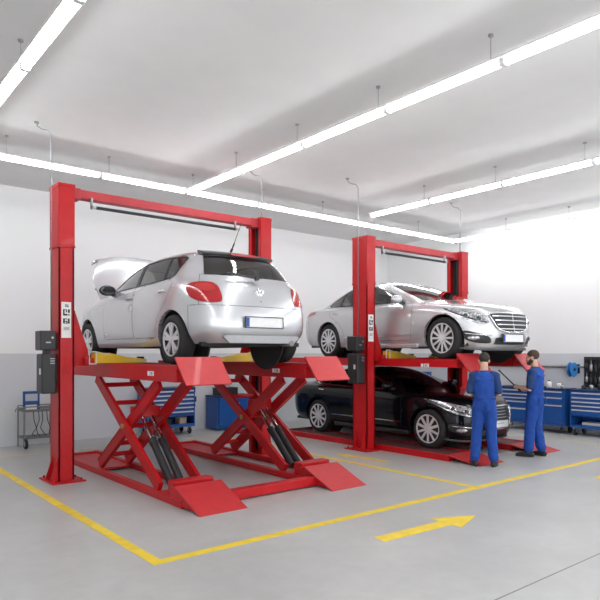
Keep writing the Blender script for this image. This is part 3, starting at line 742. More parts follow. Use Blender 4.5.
    bm = NB(); pipe(bm, [Vector((-.36+.18*math.cos(2*PI*k/24), 1.47+0.25+.06*math.sin(2*PI*k/24), .88+.17*math.sin(2*PI*k/24))) for k in range(24)], .014, 6, True); link_mesh('steering_wheel', bm, CABIN, root, True)
    # grille: chrome-framed shield with bars
    gz0, gz1 = (.43, .735) if style == 'silver' else (.34, .72)
    gw0, gw1 = (.33, .47) if style == 'silver' else (.33, .42)
    def fy(x, z):
        h = R.hit((abs(x)+1e-3, 6, z), (0, -1, 0)); return h[0].y if h[0] else 3.55
    out = smooth_poly([(-gw0, gz0), (gw0, gz0), (gw1, gz1-.05), (gw1-.03, gz1), (-gw1+.03, gz1), (-gw1, gz1-.05)], it=2)
    bm = NB(); n = len(out); cz = (gz0+gz1)/2
    F = [Vector((x, fy(x, z)+.012, z)) for x, z in out]; rr = []
    for k in (1., .8, .6, .4, .2, .04):
        rr.append([Vector((x*k, fy(x*k, cz+(z-cz)*k)+.012, cz+(z-cz)*k)) for x, z in out])
    ring_loft(bm, rr)
    g = link_mesh('grille', bm, BLK, root)
    bm = NB(); pipe(bm, [p+Vector((0, .004, 0)) for p in F], .014, 8, True); link_mesh('grille_frame', bm, CHROME, g, True)
    bm = NB(); nb = 4 if style == 'silver' else 7
    for k in range(nb):
        z = gz0+(gz1-gz0)*(k+.75)/(nb+.5); hw = gw0+(gw1-gw0)*min(1, (z-gz0)/(gz1-gz0))-.025
        pts = [Vector((-hw+2*hw*i/8, fy(-hw+2*hw*i/8, z)+.022, z)) for i in range(9)]
        for a, b in zip(pts, pts[1:]): beam(bm, a, b, .012, .016 if style == 'silver' else .009)
    if style == 'silver': beam(bm, (0, fy(0, gz0)+.022, gz0+.01), (0, fy(0, gz1-.02)+.022, gz1-.02), .014, .016)
    link_mesh('grille_bar', bm, CHROME, g)
    if style == 'silver':
        bm = NB(); c = Vector((0, fy(0, .78)-.05, .835)); pipe(bm, [c+Vector((.036*math.cos(2*PI*k/24), 0, .036*math.sin(2*PI*k/24))) for k in range(24)], .004, 6, True)
        for k in range(3): a = PI/2+2*PI*k/3; beam(bm, c, c+Vector((.034*math.cos(a), 0, .034*math.sin(a))), .006, .009)
        cyl(bm, c-Vector((0, 0, .036)), c-Vector((0, 0, .075)), .005); link_mesh('hood_ornament', bm, CHROME, root)
    it = link_mesh('centre_intake', R.part(['centre_intake'], 'both', offset=-.004), BLK, root, 'keep')
    zp = .335 if style == 'silver' else .42
    plate(root, (0, fy(0, zp)+.012, zp), .50, .115, 1, 1 if style == 'silver' else 1, 0)
    bm = NB()                                                      # lower splitter
    rings = []
    for i in range(-24, 25):
        q = R.sf.at(abs(i)/24*2.75, .12); g_ = Vector((q.x*(1 if i >= 0 else -1), q.y, q.z))
        o = Vector((g_.x*.5, g_.y-2.6, 0)).normalized()
        rings.append([g_-o*.16+Vector((0, 0, .012)), g_+o*.028+Vector((0, 0, -.022)), g_+o*.028+Vector((0, 0, .0)), g_-o*.16+Vector((0, 0, .03))])
    ring_loft(bm, rings); link_mesh('front_splitter', bm, mat('dark_splitter', (.07, .07, .075), .4), root)
    plate(root, (0, -1.10-(.18 if style == 'silver' else 0), .66), .50, .115, -1, -1, 0)
    return R
# ------------------------------------------------------------------ two-post lifts
def c_post(name, x, y, h, inw, root):
    """post of folded plate, open towards the car (inw = +1 / -1 along x)"""
    w, d, t = .10, .175, .022
    bm = NB()
    box(bm, x-inw*w, x-inw*(w-t), y-d, y+d, 0, h, .004)
    for s in (-1, 1):
        box(bm, x-w, x+w, y+s*d, y+s*(d-t), 0, h, .004)
        box(bm, x+inw*w, x+inw*(w-t), y+s*d, y+s*(d-.07), 0, h)
    p = link_mesh(name, bm, RED, root)
    bm = NB(); box(bm, x-.22, x+.22, y-.29, y+.27, 0, .022, .004)
    for sx in (-.17, .17):
        for sy in (-.24, 0, .22): cyl(bm, (x+sx, y+sy, .02), (x+sx, y+sy, .05), .016, 6)
    sub('base_plate', bm, RED, p, root)
    for q in (.06, -.13):
        bm = NB(); prism(bm, [(x-inw*.1, .022), (x-inw*.20, .022), (x-inw*.1, .34)], y+q, y+q+.015, 'Y'); sub('gusset', bm, RED, p, root)
    bm = NB(); box(bm, x-w-.006, x+w+.006, y-d-.006, y-d, h-.83, h, .002); box(bm, x-w-.006, x+w+.006, y+d, y+d+.006, h-.83, h, .002); box(bm, x-inw*(w+.006), x-inw*w, y-d-.006, y+d+.006, h-.83, h, .002)
    for q in (h-.83, h-.03): box(bm, x-w-.012, x+w+.012, y-d-.012, y-d-.004, q, q+.03, .002); box(bm, x-inw*(w+.012), x-inw*(w+.004), y-d-.012, y+d+.012, q, q+.03, .002)
    box(bm, x-w-.012, x+w+.012, y-d-.012, y+d+.012, h, h+.012)
    for sx in (-.075, .075): cyl(bm, (x+sx, y-d-.024, h-.80), (x+sx, y-d-.01, h-.80), .012, 6)
    cyl(bm, (x+.02, y-.05, h), (x+.02, y-.05, h+.05), .012, 6)
    sub('post_extension', bm, RED, p, root)
    bm = NB(); cyl(bm, (x+inw*.03, y-.02, .1), (x+inw*.03, y-.02, h-.1), .022, 10); cyl(bm, (x+inw*.03, y+.06, .1), (x+inw*.03, y+.06, h-.1), .012, 8); box(bm, x-inw*.06, x-inw*.05, y-d+.025, y+d-.025, .05, h-.05); sub('lifting_screw', bm, BLKM, p, root)
    return p

SIGN = ['marks', ]
def sign_plate(x, y, z0, z1, w, root, post):
    bm = NB(); box(bm, x-w/2, x+w/2, y-.004, y, z0, z1); pl = sub('sign_plate', bm, WHITE, post, root); pl['label'] = 'white strip with dark upright characters'
    h = z1-z0; ch = NB()
    def blk(a0, a1, b0, b1): box(ch, x-w/2+w*a0, x-w/2+w*a1, y-.0065, y-.0035, z1-h*b1, z1-h*b0)
    # three stacked heavy characters, partly illegible in the photo, then thin rules
    for a in ((.34, .66, .07, .085), (.42, .50, .085, .14), (.34, .74, .115, .13), (.62, .70, .085, .15),
              (.16, .32, .20, .38), (.32, .62, .33, .38), (.44, .56, .22, .29), (.66, .86, .20, .30), (.70, .82, .33, .38), (.32, .56, .20, .215),
              (.16, .34, .46, .60), (.34, .60, .46, .485), (.34, .60, .525, .55), (.50, .62, .55, .60), (.66, .84, .46, .60), (.34, .52, .58, .60)): blk(*a)
    for b in (.70, .735, .77): blk(.22, .80, b, b+.012)
    sub('characters', ch, BLK, post, root)

def yellow_arm(root, x0, x1, y, z, name='lift_arm'):
    s = 1 if x1 > x0 else -1; L = abs(x1-x0)
    bm = NB()
    pr = [(x0+s*.10, z), (x1-s*.10, z), (x1, z+.015), (x1, z+.05), (x0+s*L*.62, z+.085), (x0+s*.30, z+.135), (x0+s*.10, z+.135)]
    prism(bm, pr if s > 0 else pr[::-1], y-.075, y+.075, 'Y')
    a = link_mesh(name, bm, YEL, root); a['label'] = 'yellow swing arm'
    bm = NB(); box(bm, x0-s*.02, x0+s*.10, y-.05, y+.06, z-.01, z+.07, .01); sub('arm_pivot', bm, RED, a, root)
    bm = NB(); pts = [(x0+s*.02, y-.085, z-.01), (x0+s*.02, y-.085, z+.15), (x0+s*.11, y-.085, z+.15), (x0+s*.11, y-.085, z-.01)]
    for p, q in zip(pts, pts[1:]+pts[:1]): cyl(bm, p, q, .008, 8)
    cyl(bm, (x0+s*.11, y-.085, z+.15), (x0+s*.45, y-.06, z+.075), .007, 8); sub('arm_guard', bm, mat('pale_guard_wire', (.62, .60, .52), .5), a, root)
    bm = NB(); cyl(bm, (x1-s*.06, y, z+.03), (x1-s*.06, y, z+.085), .05, 16); sub('lift_pad', bm, RUB, a, root)
    return a

def two_post(x0, x1, y, h, label, group, zarm):
    root = thing('two_post_lift', label, 'car lift', (x0, y, 0))
    pl = c_post('post', x0, y, h, 1, root); pr = c_post('post', x1, y, h, -1, root)
    bm = NB(); box(bm, x0-.09, x1+.09, y-.075, y+.075, h-.125, h-.01, .004); box(bm, x0+.09, x0+.22, y-.085, y+.085, h-.15, h+.0, .004); box(bm, x1-.22, x1-.09, y-.085, y+.085, h-.15, h, .004)
    tb = link_mesh('top_beam', bm, REDD, root)
    bm = NB(); pipe(bm, [(x0+.42, y-.11, h-.235), (x1-.55, y-.11, h-.235)], .022, 10); sb = link_mesh('shut_off_bar', bm, BLK, root)
    for q in (x0+.36, x1-.56):
        bm = NB(); box(bm, q-.012, q+.012, y-.125, y-.085, h-.26, h-.11); box(bm, q-.012, q+.08, y-.125, y-.098, h-.25, h-.22); sub('bar_bracket', bm, GALV, sb, root)
    for x, inw, arms in ((x0, 1, True), (x1, -1, True)):
        bm = NB(); box(bm, x+inw*.085, x+inw*.125, y-.15, y+.15, zarm-.06, zarm+.70, .004)
        for sy in (-.135, .115): prism(bm, [(x+inw*.12, zarm+.70), (x+inw*.12, zarm-.04), (x+inw*.30, zarm-.04), (x+inw*.30, zarm+.16)], y+sy, y+sy+.02, 'Y')
        box(bm, x+inw*.12, x+inw*.30, y-.13, y+.13, zarm-.04, zarm-.01)
        link_mesh('carriage', bm, RED, root)
        yellow_arm(root, x+inw*.24, x+inw*1.08, y-.21, zarm)
    sign_plate(x0-.005, y-.176, 1.90, 2.37, .125, root, pl)
    # control boxes on the outer face of the left post
    bx = x0-.10
    bm = NB(); box(bm, bx-.22, bx-.02, y-.14, y+.10, 1.735, 1.99, .014); box(bm, bx-.03, bx+.0, y-.10, y+.06, 1.78, 1.95)
    b = link_mesh('control_box', bm, BLK, root)
    bm = NB(); box(bm, bx-.15, bx-.09, y-.146, y-.138, 1.83, 1.845); cyl(bm, (bx-.07, y-.14, 1.90), (bx-.07, y-.155, 1.90), .014); sub('switch', bm, GALV, b, root)
    bm = NB(); box(bm, bx-.205, bx-.02, y-.15, y+.10, 1.17, 1.69, .02); box(bm, bx-.15, bx-.07, y-.06, y+.02, 1.68, 1.745); box(bm, bx-.03, bx, y-.1, y+.06, 1.3, 1.6)
    b = link_mesh('power_unit', bm, BLK, root)
    bm = NB(); box(bm, bx-.213, bx-.203, y-.10, y-.06, 1.42, 1.50); sub('maker_plate', bm, WHITE, b, root)
    bm = NB()
    for k in range(3): box(bm, bx-.10, bx-.045, y-.156, y-.149, 1.56+.03*k, 1.572+.03*k)
    sub('vent_slot', bm, GALV, b, root)
    return root

H1, H2 = 3.92, 3.73
lift1 = two_post(2.71, 5.95, 8.36, H1, 'red two-post lift with overhead beam standing around the silver hatchback', None, 1.565)
lift2 = two_post(7.70, 10.40, 7.66, H2, 'red two-post lift with overhead beam standing around the silver saloon', None, 1.60)

# conduits dropping from the ceiling onto the posts
def drop(x, y, ztop, label, down=None):
    bm = NB(); zc = ZC
    pts = [(x-.16, y+.10, zc-.002), (x-.15, y+.10, zc-.05), (x-.10, y+.07, zc-.09), (x-.04, y+.02, zc-.10), (x, y, zc-.16), (x, y, ztop)]
    if down is not None: pts[-1] = (x, y, down)
    pipe(bm, pts, .009, 8); cyl(bm, (x-.16, y+.10, zc-.02), (x-.16, y+.10, zc), .03)
    return tag(link_mesh('cable_conduit', bm, GALV, None, True), label, 'pipe')
drop(2.57, 8.36, 0, 'thin grey conduit dropping from the ceiling past the hatchback lift\'s near post', 1.95)
drop(5.95, 8.30, H1+.008, 'thin grey conduit dropping from the ceiling onto the far post of the hatchback lift')
drop(7.56, 7.66, 0, 'thin grey conduit dropping from the ceiling past the saloon lift\'s near post', 1.95)
drop(10.40, 7.60, H2+.008, 'thin grey conduit dropping from the ceiling onto the far post of the saloon lift')

# ------------------------------------------------------------------ runway platforms
def runway(root, x0, x1, y0, y1, zt, th=.19, flap=True, fx=None, far_stop=False):
    bm = NB(); box(bm, x0, x1, y0, y1, zt-th, zt-.012, .006); box(bm, x0, x0+.03, y0, y1, zt-.012, zt+.006); box(bm, x1-.03, x1, y0, y1, zt-.012, zt+.006)
    p = link_mesh('runway', bm, RED, root)
    bm = NB(); box(bm, x0+.03, x1-.03, y0+.02, y1-.02, zt-.012, zt); sub('deck', bm, DECK, p, root)
    bm = NB()
    yl = y0+.55
    box(bm, x0-.004, x0, yl, yl+.10, zt-.13, zt-.075); box(bm, x0-.004, x0, yl+.115, yl+.165, zt-.13, zt-.075); st_ = sub('capacity_sticker', bm, WHITE, p, root)
    bm = NB(); box(bm, x0-.006, x0-.003, yl+.035, yl+.045, zt-.12, zt-.085); box(bm, x0-.006, x0-.003, yl+.06, yl+.07, zt-.12, zt-.085); sub('sticker_print', bm, BLK, p, root)
    if flap:
        a, b = fx or (x0-.02, x1-.06)
        bm = NB(); prism(bm, [(y0-.015, zt+.095), (y0-.27, zt-.205), (y0-.255, zt-.217), (y0+.005, zt+.083)], a, b, 'X')
        f = link_mesh('drive_off_flap', bm, TREAD, root); f['label'] = 'tilted red tread-plate end flap'
        bm = NB(); cyl(bm, (a+.02, y0+.0, zt-.02), (b-.02, y0+.0, zt-.02), .022, 12); box(bm, a+.05, a+.07, y0-.02, y0+.03, zt-.03, zt+.05); box(bm, b-.07, b-.05, y0-.02, y0+.03, zt-.03, zt+.05); sub('hinge', bm, RED, f, root)
    return p

# lift under the hatchback: a scissor lift with two runways
ZP1 = 1.56
sc = thing('scissor_lift', 'red scissor lift with two raised runways carrying the silver hatchback', 'car lift', (4.44, 7.6, 0))
YA, YB_ = 6.12, 10.35
for u, (x0, x1) in enumerate(((3.22, 3.84), (5.08, 5.68))):
    runway(sc, x0, x1, YA, YB_, ZP1)
    # floor frame
    bm = NB()
    for a in (x0-.01, x1-.07): box(bm, a, a+.08, 5.98, 10.05, .0, .085, .006)
    box(bm, x0, x1, 9.95, 10.05, 0, .08, .004); box(bm, x0, x1, 8.55, 9.95, .03, .055, .003); box(bm, x0+.03, x1-.03, 6.36, 6.75, .0, .05, .004)
    box(bm, x0+.05, x1-.05, 6.26, 6.42, .03, .24, .012); box(bm, x0, x1, 5.98, 6.08, 0, .085)
    link_mesh('base_frame', bm, RED, sc)
    bm = NB(); prism(bm, [(6.12, .225), (6.12, .205), (5.60, .0), (5.56, .0)], x0-.02, x1-.04, 'X')
    rp = link_mesh('drive_on_ramp', bm, TREAD, sc); rp['label'] = 'sloping red tread-plate ramp on the floor'
    bm = NB()
    for a in (x0+.0, x1-.08): prism(bm, [(6.25, .02), (6.25, .20), (6.10, .20), (5.68, .03), (5.68, .02)], a, a+.015, 'X')
    cyl(bm, (x0-.01, 6.13, .195), (x1-.05, 6.13, .195), .022, 10); sub('ramp_support', bm, RED, rp, sc)
    for a, b, nm in ((x0+.05, x0+.11, 1), (x1-.05, x1-.11, -1)):
        bm = NB(); beam(bm, (a, 8.55, 1.36), (a, 6.62, .12), .045, .135, (1, 0, 0), .006) if False else None
        bm = NB(); d = Vector((0, 6.62-8.55, .12-1.34)); up = d.cross(Vector((1, 0, 0)))
        beam(bm, (a, 8.55, 1.34), (a, 6.62, .12), .045, .13, up, .008); link_mesh('scissor_arm', bm, RED, sc)
        bm = NB(); d = Vector((0, 8.60-6.75, .12-1.34)); up = d.cross(Vector((1, 0, 0)))
        beam(bm, (b, 6.75, 1.34), (b, 8.60, .12), .045, .13, up, .008); link_mesh('scissor_arm', bm, RED, sc)
        bm = NB(); cyl(bm, (a-nm*.045, 7.63, .745), (b+nm*.04, 7.63, .745), .035, 14); link_mesh('pivot_pin', bm, mat('brass_pin', (.55, .38, .12), .35, .8), sc)
    for (y, z, q) in ((8.40, 1.25, .05), (8.05, 1.02, .05), (8.38, .27, .11), (8.1, .46, .11), (7.63, .745, .05)):
        bm = NB(); beam(bm, (x0+q, y, z), (x1-q, y, z), .05, .05, (0, .6, .8), .006); link_mesh('cross_tube', bm, RED, sc)
    bm = NB(); box(bm, x0+.12, x1-.12, 7.5, 7.62, .86, 1.0, .01); link_mesh('cylinder_yoke', bm, RED, sc)
    for x in (x0+.25, x0+.38):
        bm = NB(); cyl(bm, (x, 6.72, .13), (x, 7.20, .569), .048, 18); cyl(bm, (x, 7.17, .541), (x, 7.23, .596), .054, 18); c_ = link_mesh('hydraulic_cylinder', bm, BLK, sc, False)
        bm = NB(); cyl(bm, (x, 7.20, .569), (x, 7.58, .917), .029, 14); sub('piston_rod', bm, STEEL, c_, sc)
bm = NB(); box(bm, 3.80, 5.10, 5.90, 6.03, .015, .125, .008); link_mesh('cross_beam', bm, RED, sc)

# runways on the saloon lift, and its floor tracks
ZP2 = 1.60
rw = thing('runway_platform', 'red raised runway pair on the right lift carrying the silver saloon', 'car lift platform', (9.05, 7.7, 0))
for x0, x1 in ((7.93, 8.55), (9.52, 10.14)):
    runway(rw, x0, x1, 5.85, 10.15, ZP2, .13)
for y in (7.35, 7.98):
    bm = NB(); box(bm, 8.55, 9.52, y-.05, y+.05, ZP2-.12, ZP2-.02, .006); link_mesh('cross_beam', bm, RED, rw)

for x0, x1, lb in ((7.85, 8.55, 'low red floor track under the near wheels of the black saloon'), (9.60, 10.30, 'low red floor track under the far wheels of the black saloon')):
    t = thing('floor_track', lb, 'car lift track', (x0, 7.7, 0))
    bm = NB(); box(bm, x0, x0+.07, 5.95, 10.0, 0, .095, .006); box(bm, x1-.07, x1, 5.95, 10.0, 0, .095, .006); box(bm, x0+.07, x1-.07, 5.95, 10.0, .01, .07)
    p = link_mesh('track', bm, RED, t)
    bm = NB(); box(bm, x0+.07, x1-.07, 5.97, 9.98, .07, .08); sub('deck', bm, DECK, p, t)
    bm = NB(); prism(bm, [(5.97, .11), (5.97, .09), (5.42, .0), (5.38, .0)], x0, x1-.04, 'X'); link_mesh('drive_on_ramp', bm, TREAD, t)
    bm = NB(); prism(bm, [(9.98, .13), (9.98, .08), (10.40, .0), (10.43, .012)], x0-.02, x1-.02, 'X'); link_mesh('end_ramp', bm, DECK, t)

# ------------------------------------------------------------------ cars in place
c1 = thing('hatchback_car', 'silver hatchback with raised hood on the left lift, tail towards the camera', 'car', (4.42, 6.85, ZP1), 0, None, False)
hatchback(c1); c1.scale = (1.06, 1.03, 1.025)
c2 = thing('saloon_car', 'silver saloon raised on the right lift, nose pointing at the workers', 'car', (9.12, 9.04, ZP2), PI-math.radians(5), None, False)
saloon(c2, mat('silver_saloon_paint', (.58, .585, .60), .26, .55, 1., .015, 3), 'silver')
c3 = thing('saloon_car', 'black saloon parked on the floor tracks underneath the silver saloon', 'car', (9.15, 9.53, .082), PI, None, False)
saloon(c3, mat('black_car_paint', (.004, .0045, .007), .12, 0, .15, .015, 3, spec=.3), 'black')
# ------------------------------------------------------------------ people
def tube(bm, pts, n=14):
    """pts: (centre, rx, ry [, side-axis]) rings of a tapered limb with rounded ends"""
    rings = []
    N = len(pts)
    for i, q in enumerate(pts):
        c = Vector(q[0]); d = (Vector(pts[min(i+1, N-1)][0])-Vector(pts[max(i-1, 0)][0])).normalized()
        ax = Vector(q[3]) if len(q) > 3 else Vector((1, 0, 0))
        s = (ax-d*ax.dot(d))
        s = s.normalized() if s.length > .1 else Vector((0, 1, 0)).cross(d).normalized()
        u = d.cross(s)
        rings.append([c+s*math.cos(2*PI*k/n)*q[1]+u*math.sin(2*PI*k/n)*q[2] for k in range(n)])
    ring_loft(bm, rings)
    for q in (pts[0], pts[-1]): ellip(bm, q[0], (min(q[1], q[2]),)*3, n=12)
    return bm
def organic(name, bm, m, parent, vox, it=6, wr=0., seed=0):
    me = bpy.data.meshes.new('raw'); bm.to_mesh(me); bm.free()
    o = bpy.data.objects.new('raw', me); COL.objects.link(o)
    r = o.modifiers.new('r', 'REMESH'); r.mode = 'VOXEL'; r.voxel_size = vox
    s = o.modifiers.new('s', 'SMOOTH'); s.iterations = it; s.factor = .5
    dg = bpy.context.evaluated_depsgraph_get(); ev = o.evaluated_get(dg)
    me2 = bpy.data.meshes.new_from_object(ev); me2.name = name
    bpy.data.objects.remove(o); bpy.data.meshes.remove(me)
    if wr:
        from mathutils import noise
        for v in me2.vertices:
            p = v.co
            f = noise.noise(Vector((p.x*7+seed, p.y*7, p.z*13+p.x*5)))*.6+noise.noise(Vector((p.x*14, p.y*14+seed, p.z*24-p.y*8)))*.4
            v.co = p+v.normal*f*wr
    for p in me2.polygons: p.use_smooth = True
    me2.materials.clear(); me2.materials.append(m)
    o2 = bpy.data.objects.new(name, me2); COL.objects.link(o2); o2.parent = parent
    return o2
def lerp(a, b, t): return Vector(a)*(1-t)+Vector(b)*t

def hand(bm, w, d, nrm, curl=1., sgn=1):
    """w wrist, d towards the knuckles, nrm the palm's facing; thumb side = sgn * d x nrm"""
    w, d, nrm = Vector(w), Vector(d).normalized(), Vector(nrm)
    nrm = (nrm-d*nrm.dot(d)).normalized(); s = d.cross(nrm)*sgn
    tube(bm, [(w-d*.02, .027, .022, s), (w+d*.02, .033, .018, s), (w+d*.055, .041, .017, s), (w+d*.088, .040, .014, s)], 12)
    for k, (off, L) in enumerate(((.030, .074), (.010, .083), (-.010, .077), (-.029, .062))):
        p = w+d*(.088-.004*abs(k-1))+s*off; dr = d.copy(); pts = [(p-dr*.02, .0095, .0095)]
        pts.append((p, .0092, .0092)); a = .35*curl
        for seg in (.44, .31, .25):
            dr = (d*math.cos(a)+nrm*math.sin(a)); p = p+dr*L*seg; pts.append((p, .0085, .0085)); a += .75*curl
        tube(bm, pts, 8)
    p = w+d*.022+s*.030; t1 = (s*.62+d*.62+nrm*.35).normalized(); q = p+t1*.042; t2 = (d*.75+nrm*.62+s*.1).normalized(); r = q+t2*.034; e = r+(d*.55+nrm*.7-s*.3).normalized()*.026
    tube(bm, [(w+d*.015+s*.01, .014, .014), (p, .0135, .0135), (q, .0115, .0115), (r, .0100, .0100), (e, .0085, .0085)], 8)

def person(root, J, skin, hairm, beard=False):
    """J: joints in the figure's own space, facing +y"""
    H = J['head']; hr = Euler(J.get('hrot', (0, 0, 0))).to_matrix()
    def hp(x, y, z): return Vector(H)+hr @ Vector((x, y, z))
    body = NB()
    # head: centre of the skull at H, face towards +y
    ellip(body, hp(0, -.012, .035), (.076, .096, .088), hr, 24); ellip(body, hp(0, .022, -.045), (.060, .068, .078), hr, 20)
    ellip(body, hp(0, .060, -.098), (.027, .025, .022), hr); ellip(body, hp(0, .085, .022), (.050, .018, .014), hr)
    tube(body, [(hp(0, .088, .012), .010, .010), (hp(0, .104, -.022), .013, .014)], 8); ellip(body, hp(0, .104, -.026), (.018, .012, .010), hr)
    ellip(body, hp(0, .088, -.060), (.026, .012, .007), hr); ellip(body, hp(0, .086, -.071), (.022, .012, .007), hr)
    for s in (-1, 1):
        ellip(body, hp(s*.034, .074, .000), (.014, .012, .009), hr); ellip(body, hp(s*.046, .058, -.03), (.022, .022, .02), hr)
        ellip(body, hp(s*.078, -.008, -.012), (.010, .020, .033), hr @ Euler((.2, s*.2, 0)).to_matrix())
    nb = Vector(J['neck'])
    tube(body, [(nb+Vector((0, -.005, -.05)), .085, .062), (nb+Vector((0, .0, .0)), .062, .060), (hp(0, -.014, -.085), .056, .060), (hp(0, -.010, -.03), .056, .062)])
    pel, ch = Vector(J['pelvis']), Vector(J['chest'])
    tube(body, [(pel+Vector((0, 0, -.07)), .135, .095), (pel, .150, .105), (lerp(pel, ch, .35), .135, .095), (lerp(pel, ch, .75), .150, .105), (ch+Vector((0, 0, .03)), .158, .105), (nb+Vector((0, -.01, -.06)), .12, .075)], 18)
    for sd in 'LR':
        sh, el, wr = Vector(J['sh'+sd]), Vector(J['el'+sd]), Vector(J['wr'+sd])
        tube(body, [(nb+Vector((0, -.01, -.04)), .05, .05), (lerp(nb, sh, .55)+Vector((0, -.006, -.006)), .048, .048), (sh, .052, .055)], 12)
        tube(body, [(lerp(ch, sh, .6)+Vector((0, 0, .0)), .06, .06), (sh, .055, .058), (lerp(sh, el, .35), .050, .050), (lerp(sh, el, .8), .040, .042), (el, .040, .042), (lerp(el, wr, .3), .042, .038), (lerp(el, wr, .75), .031, .029), (wr, .027, .022)], 14)
        hand(body, wr, J['hd'+sd], J['hn'+sd], J.get('curl'+sd, 1.), 1 if sd == 'L' else -1)
        hi, kn, an = Vector(J['hi'+sd]), Vector(J['kn'+sd]), Vector(J['an'+sd])
        tube(body, [(hi+Vector((0, 0, .04)), .085, .09), (lerp(hi, kn, .3), .080, .082), (lerp(hi, kn, .8), .058, .060), (kn, .054, .056), (lerp(kn, an, .3), .054, .056), (lerp(kn, an, .75), .038, .040), (an, .034, .036), (an+Vector((0, .02, -.045)), .034, .05)], 14)
    b = organic('body', body, skin, root, .0062, 3)
    # hair cap
    h = NB(); vs = ellip(h, hp(0, -.018, .042), (.084, .101, .092), hr, 32)
    for v in vs:
        q = hr.transposed() @ (v.co-Vector(H))
        cut = -.055 if q.y < -.02 else (-.055+(q.y+.02)*1.15 if q.y < .06 else .035+(q.y-.06)*1.2)
        if abs(q.x) > .062 and -.035 < q.y < .03: cut = max(cut, .015)
        if q.z < cut:
            k = .86; q2 = Vector((q.x*k, (q.y+.018)*k-.018, max(q.z, -.075))); v.co = Vector(H)+hr @ q2
    organic('hair', h, hairm, root, .006, 2, .003, 3)
    if beard:
        h = NB(); ellip(h, hp(0, .052, -.088), (.052, .050, .040), hr, 20)
        for s in (-1, 1): ellip(h, hp(s*.048, .018, -.055), (.018, .042, .046), hr)
        ellip(h, hp(0, .096, -.050), (.030, .010, .006), hr)
        organic('beard', h, hairm, root, .006, 2, .002, 5)
    # t-shirt: sleeves, shoulders and collar
    t = NB()
    tube(t, [(lerp(pel, ch, .3), .150, .112), (lerp(pel, ch, .75), .166, .120), (ch+Vector((0, 0, .03)), .172, .118), (nb+Vector((0, -.008, -.055)), .125, .088), (nb+Vector((0, 0, -.022)), .078, .074)], 18)
    for sd in 'LR':
        sh, el = Vector(J['sh'+sd]), Vector(J['el'+sd])
        tube(t, [(lerp(ch, sh, .6)+Vector((0, 0, .0)), .075, .08), (sh, .066, .074), (lerp(sh, el, .4), .063, .068), (lerp(sh, el, .86), .060, .062)], 14)
        tube(t, [(nb+Vector((0, -.01, -.045)), .062, .062), (lerp(nb, sh, .55)+Vector((0, -.008, -.004)), .060, .060), (sh+Vector((0, 0, -.012)), .066, .070)], 12)
    organic('t_shirt', t, mat('navy_cotton', (.011, .042, .15), .85, 0, 0, .15, 60), root, .009, 4, .006, 1)
    # bib overalls: broad back, waist, legs
    o = NB()
    tube(o, [(pel+Vector((0, 0, -.06)), .178, .135), (pel+Vector((0, -.005, .02)), .172, .130), (lerp(pel, ch, .35), .160, .122), (lerp(pel, ch, .75), .172, .130), (ch+Vector((0, -.004, .02)), .165, .129), (nb+Vector((0, -.012, -.075)), .128, .100)], 18)
    for sd, s in (('L', -1), ('R', 1)):
        sh = Vector(J['sh'+sd]); q = lerp(nb, sh, .52)
        if s < 0: ellip(o, nb+Vector((0, -.052, -.095)), (.145, .078, .09)); ellip(o, nb+Vector((0, -.036, -.055)), (.100, .066, .045))
        tube(o, [(ch+Vector((s*.09, -.03, .0)), .06, .105), (q+Vector((0, -.012, -.020)), .062, .066), (ch+Vector((s*.09, .05, .02)), .045, .06)], 12)
    for sd in 'LR':
        hi, kn, an = Vector(J['hi'+sd]), Vector(J['kn'+sd]), Vector(J['an'+sd])
        tube(o, [(hi+Vector((0, -.01, .06)), .098, .125), (lerp(hi, kn, .25), .104, .112), (lerp(hi, kn, .7), .088, .092), (kn, .082, .085), (lerp(kn, an, .4), .081, .086), (lerp(kn, an, .75), .078, .084), (an+Vector((0, 0, .05)), .077, .084)], 16)
    organic('overalls', o, mat('royal_blue_workwear', (.006, .058, .32), .8, 0, 0, .12, 14), root, .0085, 4, .011, 2)
    # belt seam and back pockets
    w_ = NB(); c = lerp(pel, ch, .22)
    pts = [c+Vector((.172*math.cos(2*PI*k/40), .128*math.sin(2*PI*k/40), 0)) for k in range(40)]
    pipe(w_, pts, .008, 6, True); link_mesh('waist_seam', w_, mat('deep_blue_seam', (.007, .042, .22), .8), root, True)
    for s in (-1, 1):
        pk = soft_box((s*.082, pel.y-.142, pel.z-.045), (.115, .014, .125), .005, (.10, 0, s*.30)); link_mesh('back_pocket', pk, mat('royal_blue_workwear', (0, 0, 0)), root, True)
    for sd in 'LR':
        an = Vector(J['an'+sd]); yaw = J.get('fy'+sd, 0.); fd = Vector((math.sin(yaw)*-1, math.cos(yaw), 0)); z0 = an.z-.085
        k = NB(); tube(k, [(Vector((an.x, an.y, z0+.045))-fd*.06, .040, .044), (Vector((an.x, an.y, z0+.045))+fd*.06, .044, .044), (Vector((an.x, an.y, z0+.036))+fd*.14, .046, .034), (Vector((an.x, an.y, z0+.03))+fd*.185, .036, .027)], 14)
        tube(k, [((an.x, an.y, z0+.05), .045, .05), ((an.x, an.y, z0+.13), .044, .048)], 12)
        for v in k.verts: v.co.z = max(v.co.z, z0+.002)
        sh = organic('shoe', k, mat('black_work_shoe', (.018, .017, .017), .5), root, .007, 2)
        sl = NB(); pts = []
        for i in range(24):
            a = 2*PI*i/24; l = math.cos(a); p = Vector((an.x, an.y, 0))+fd*(.065+l*.15)+Vector((fd.y, -fd.x, 0))*(math.sin(a)*(.050 if l > -.2 else .044)); pts.append((p.x, p.y))
        prism(sl, pts, z0, z0+.024, 'Z'); link_mesh('sole', sl, BLK, sh)
    return b

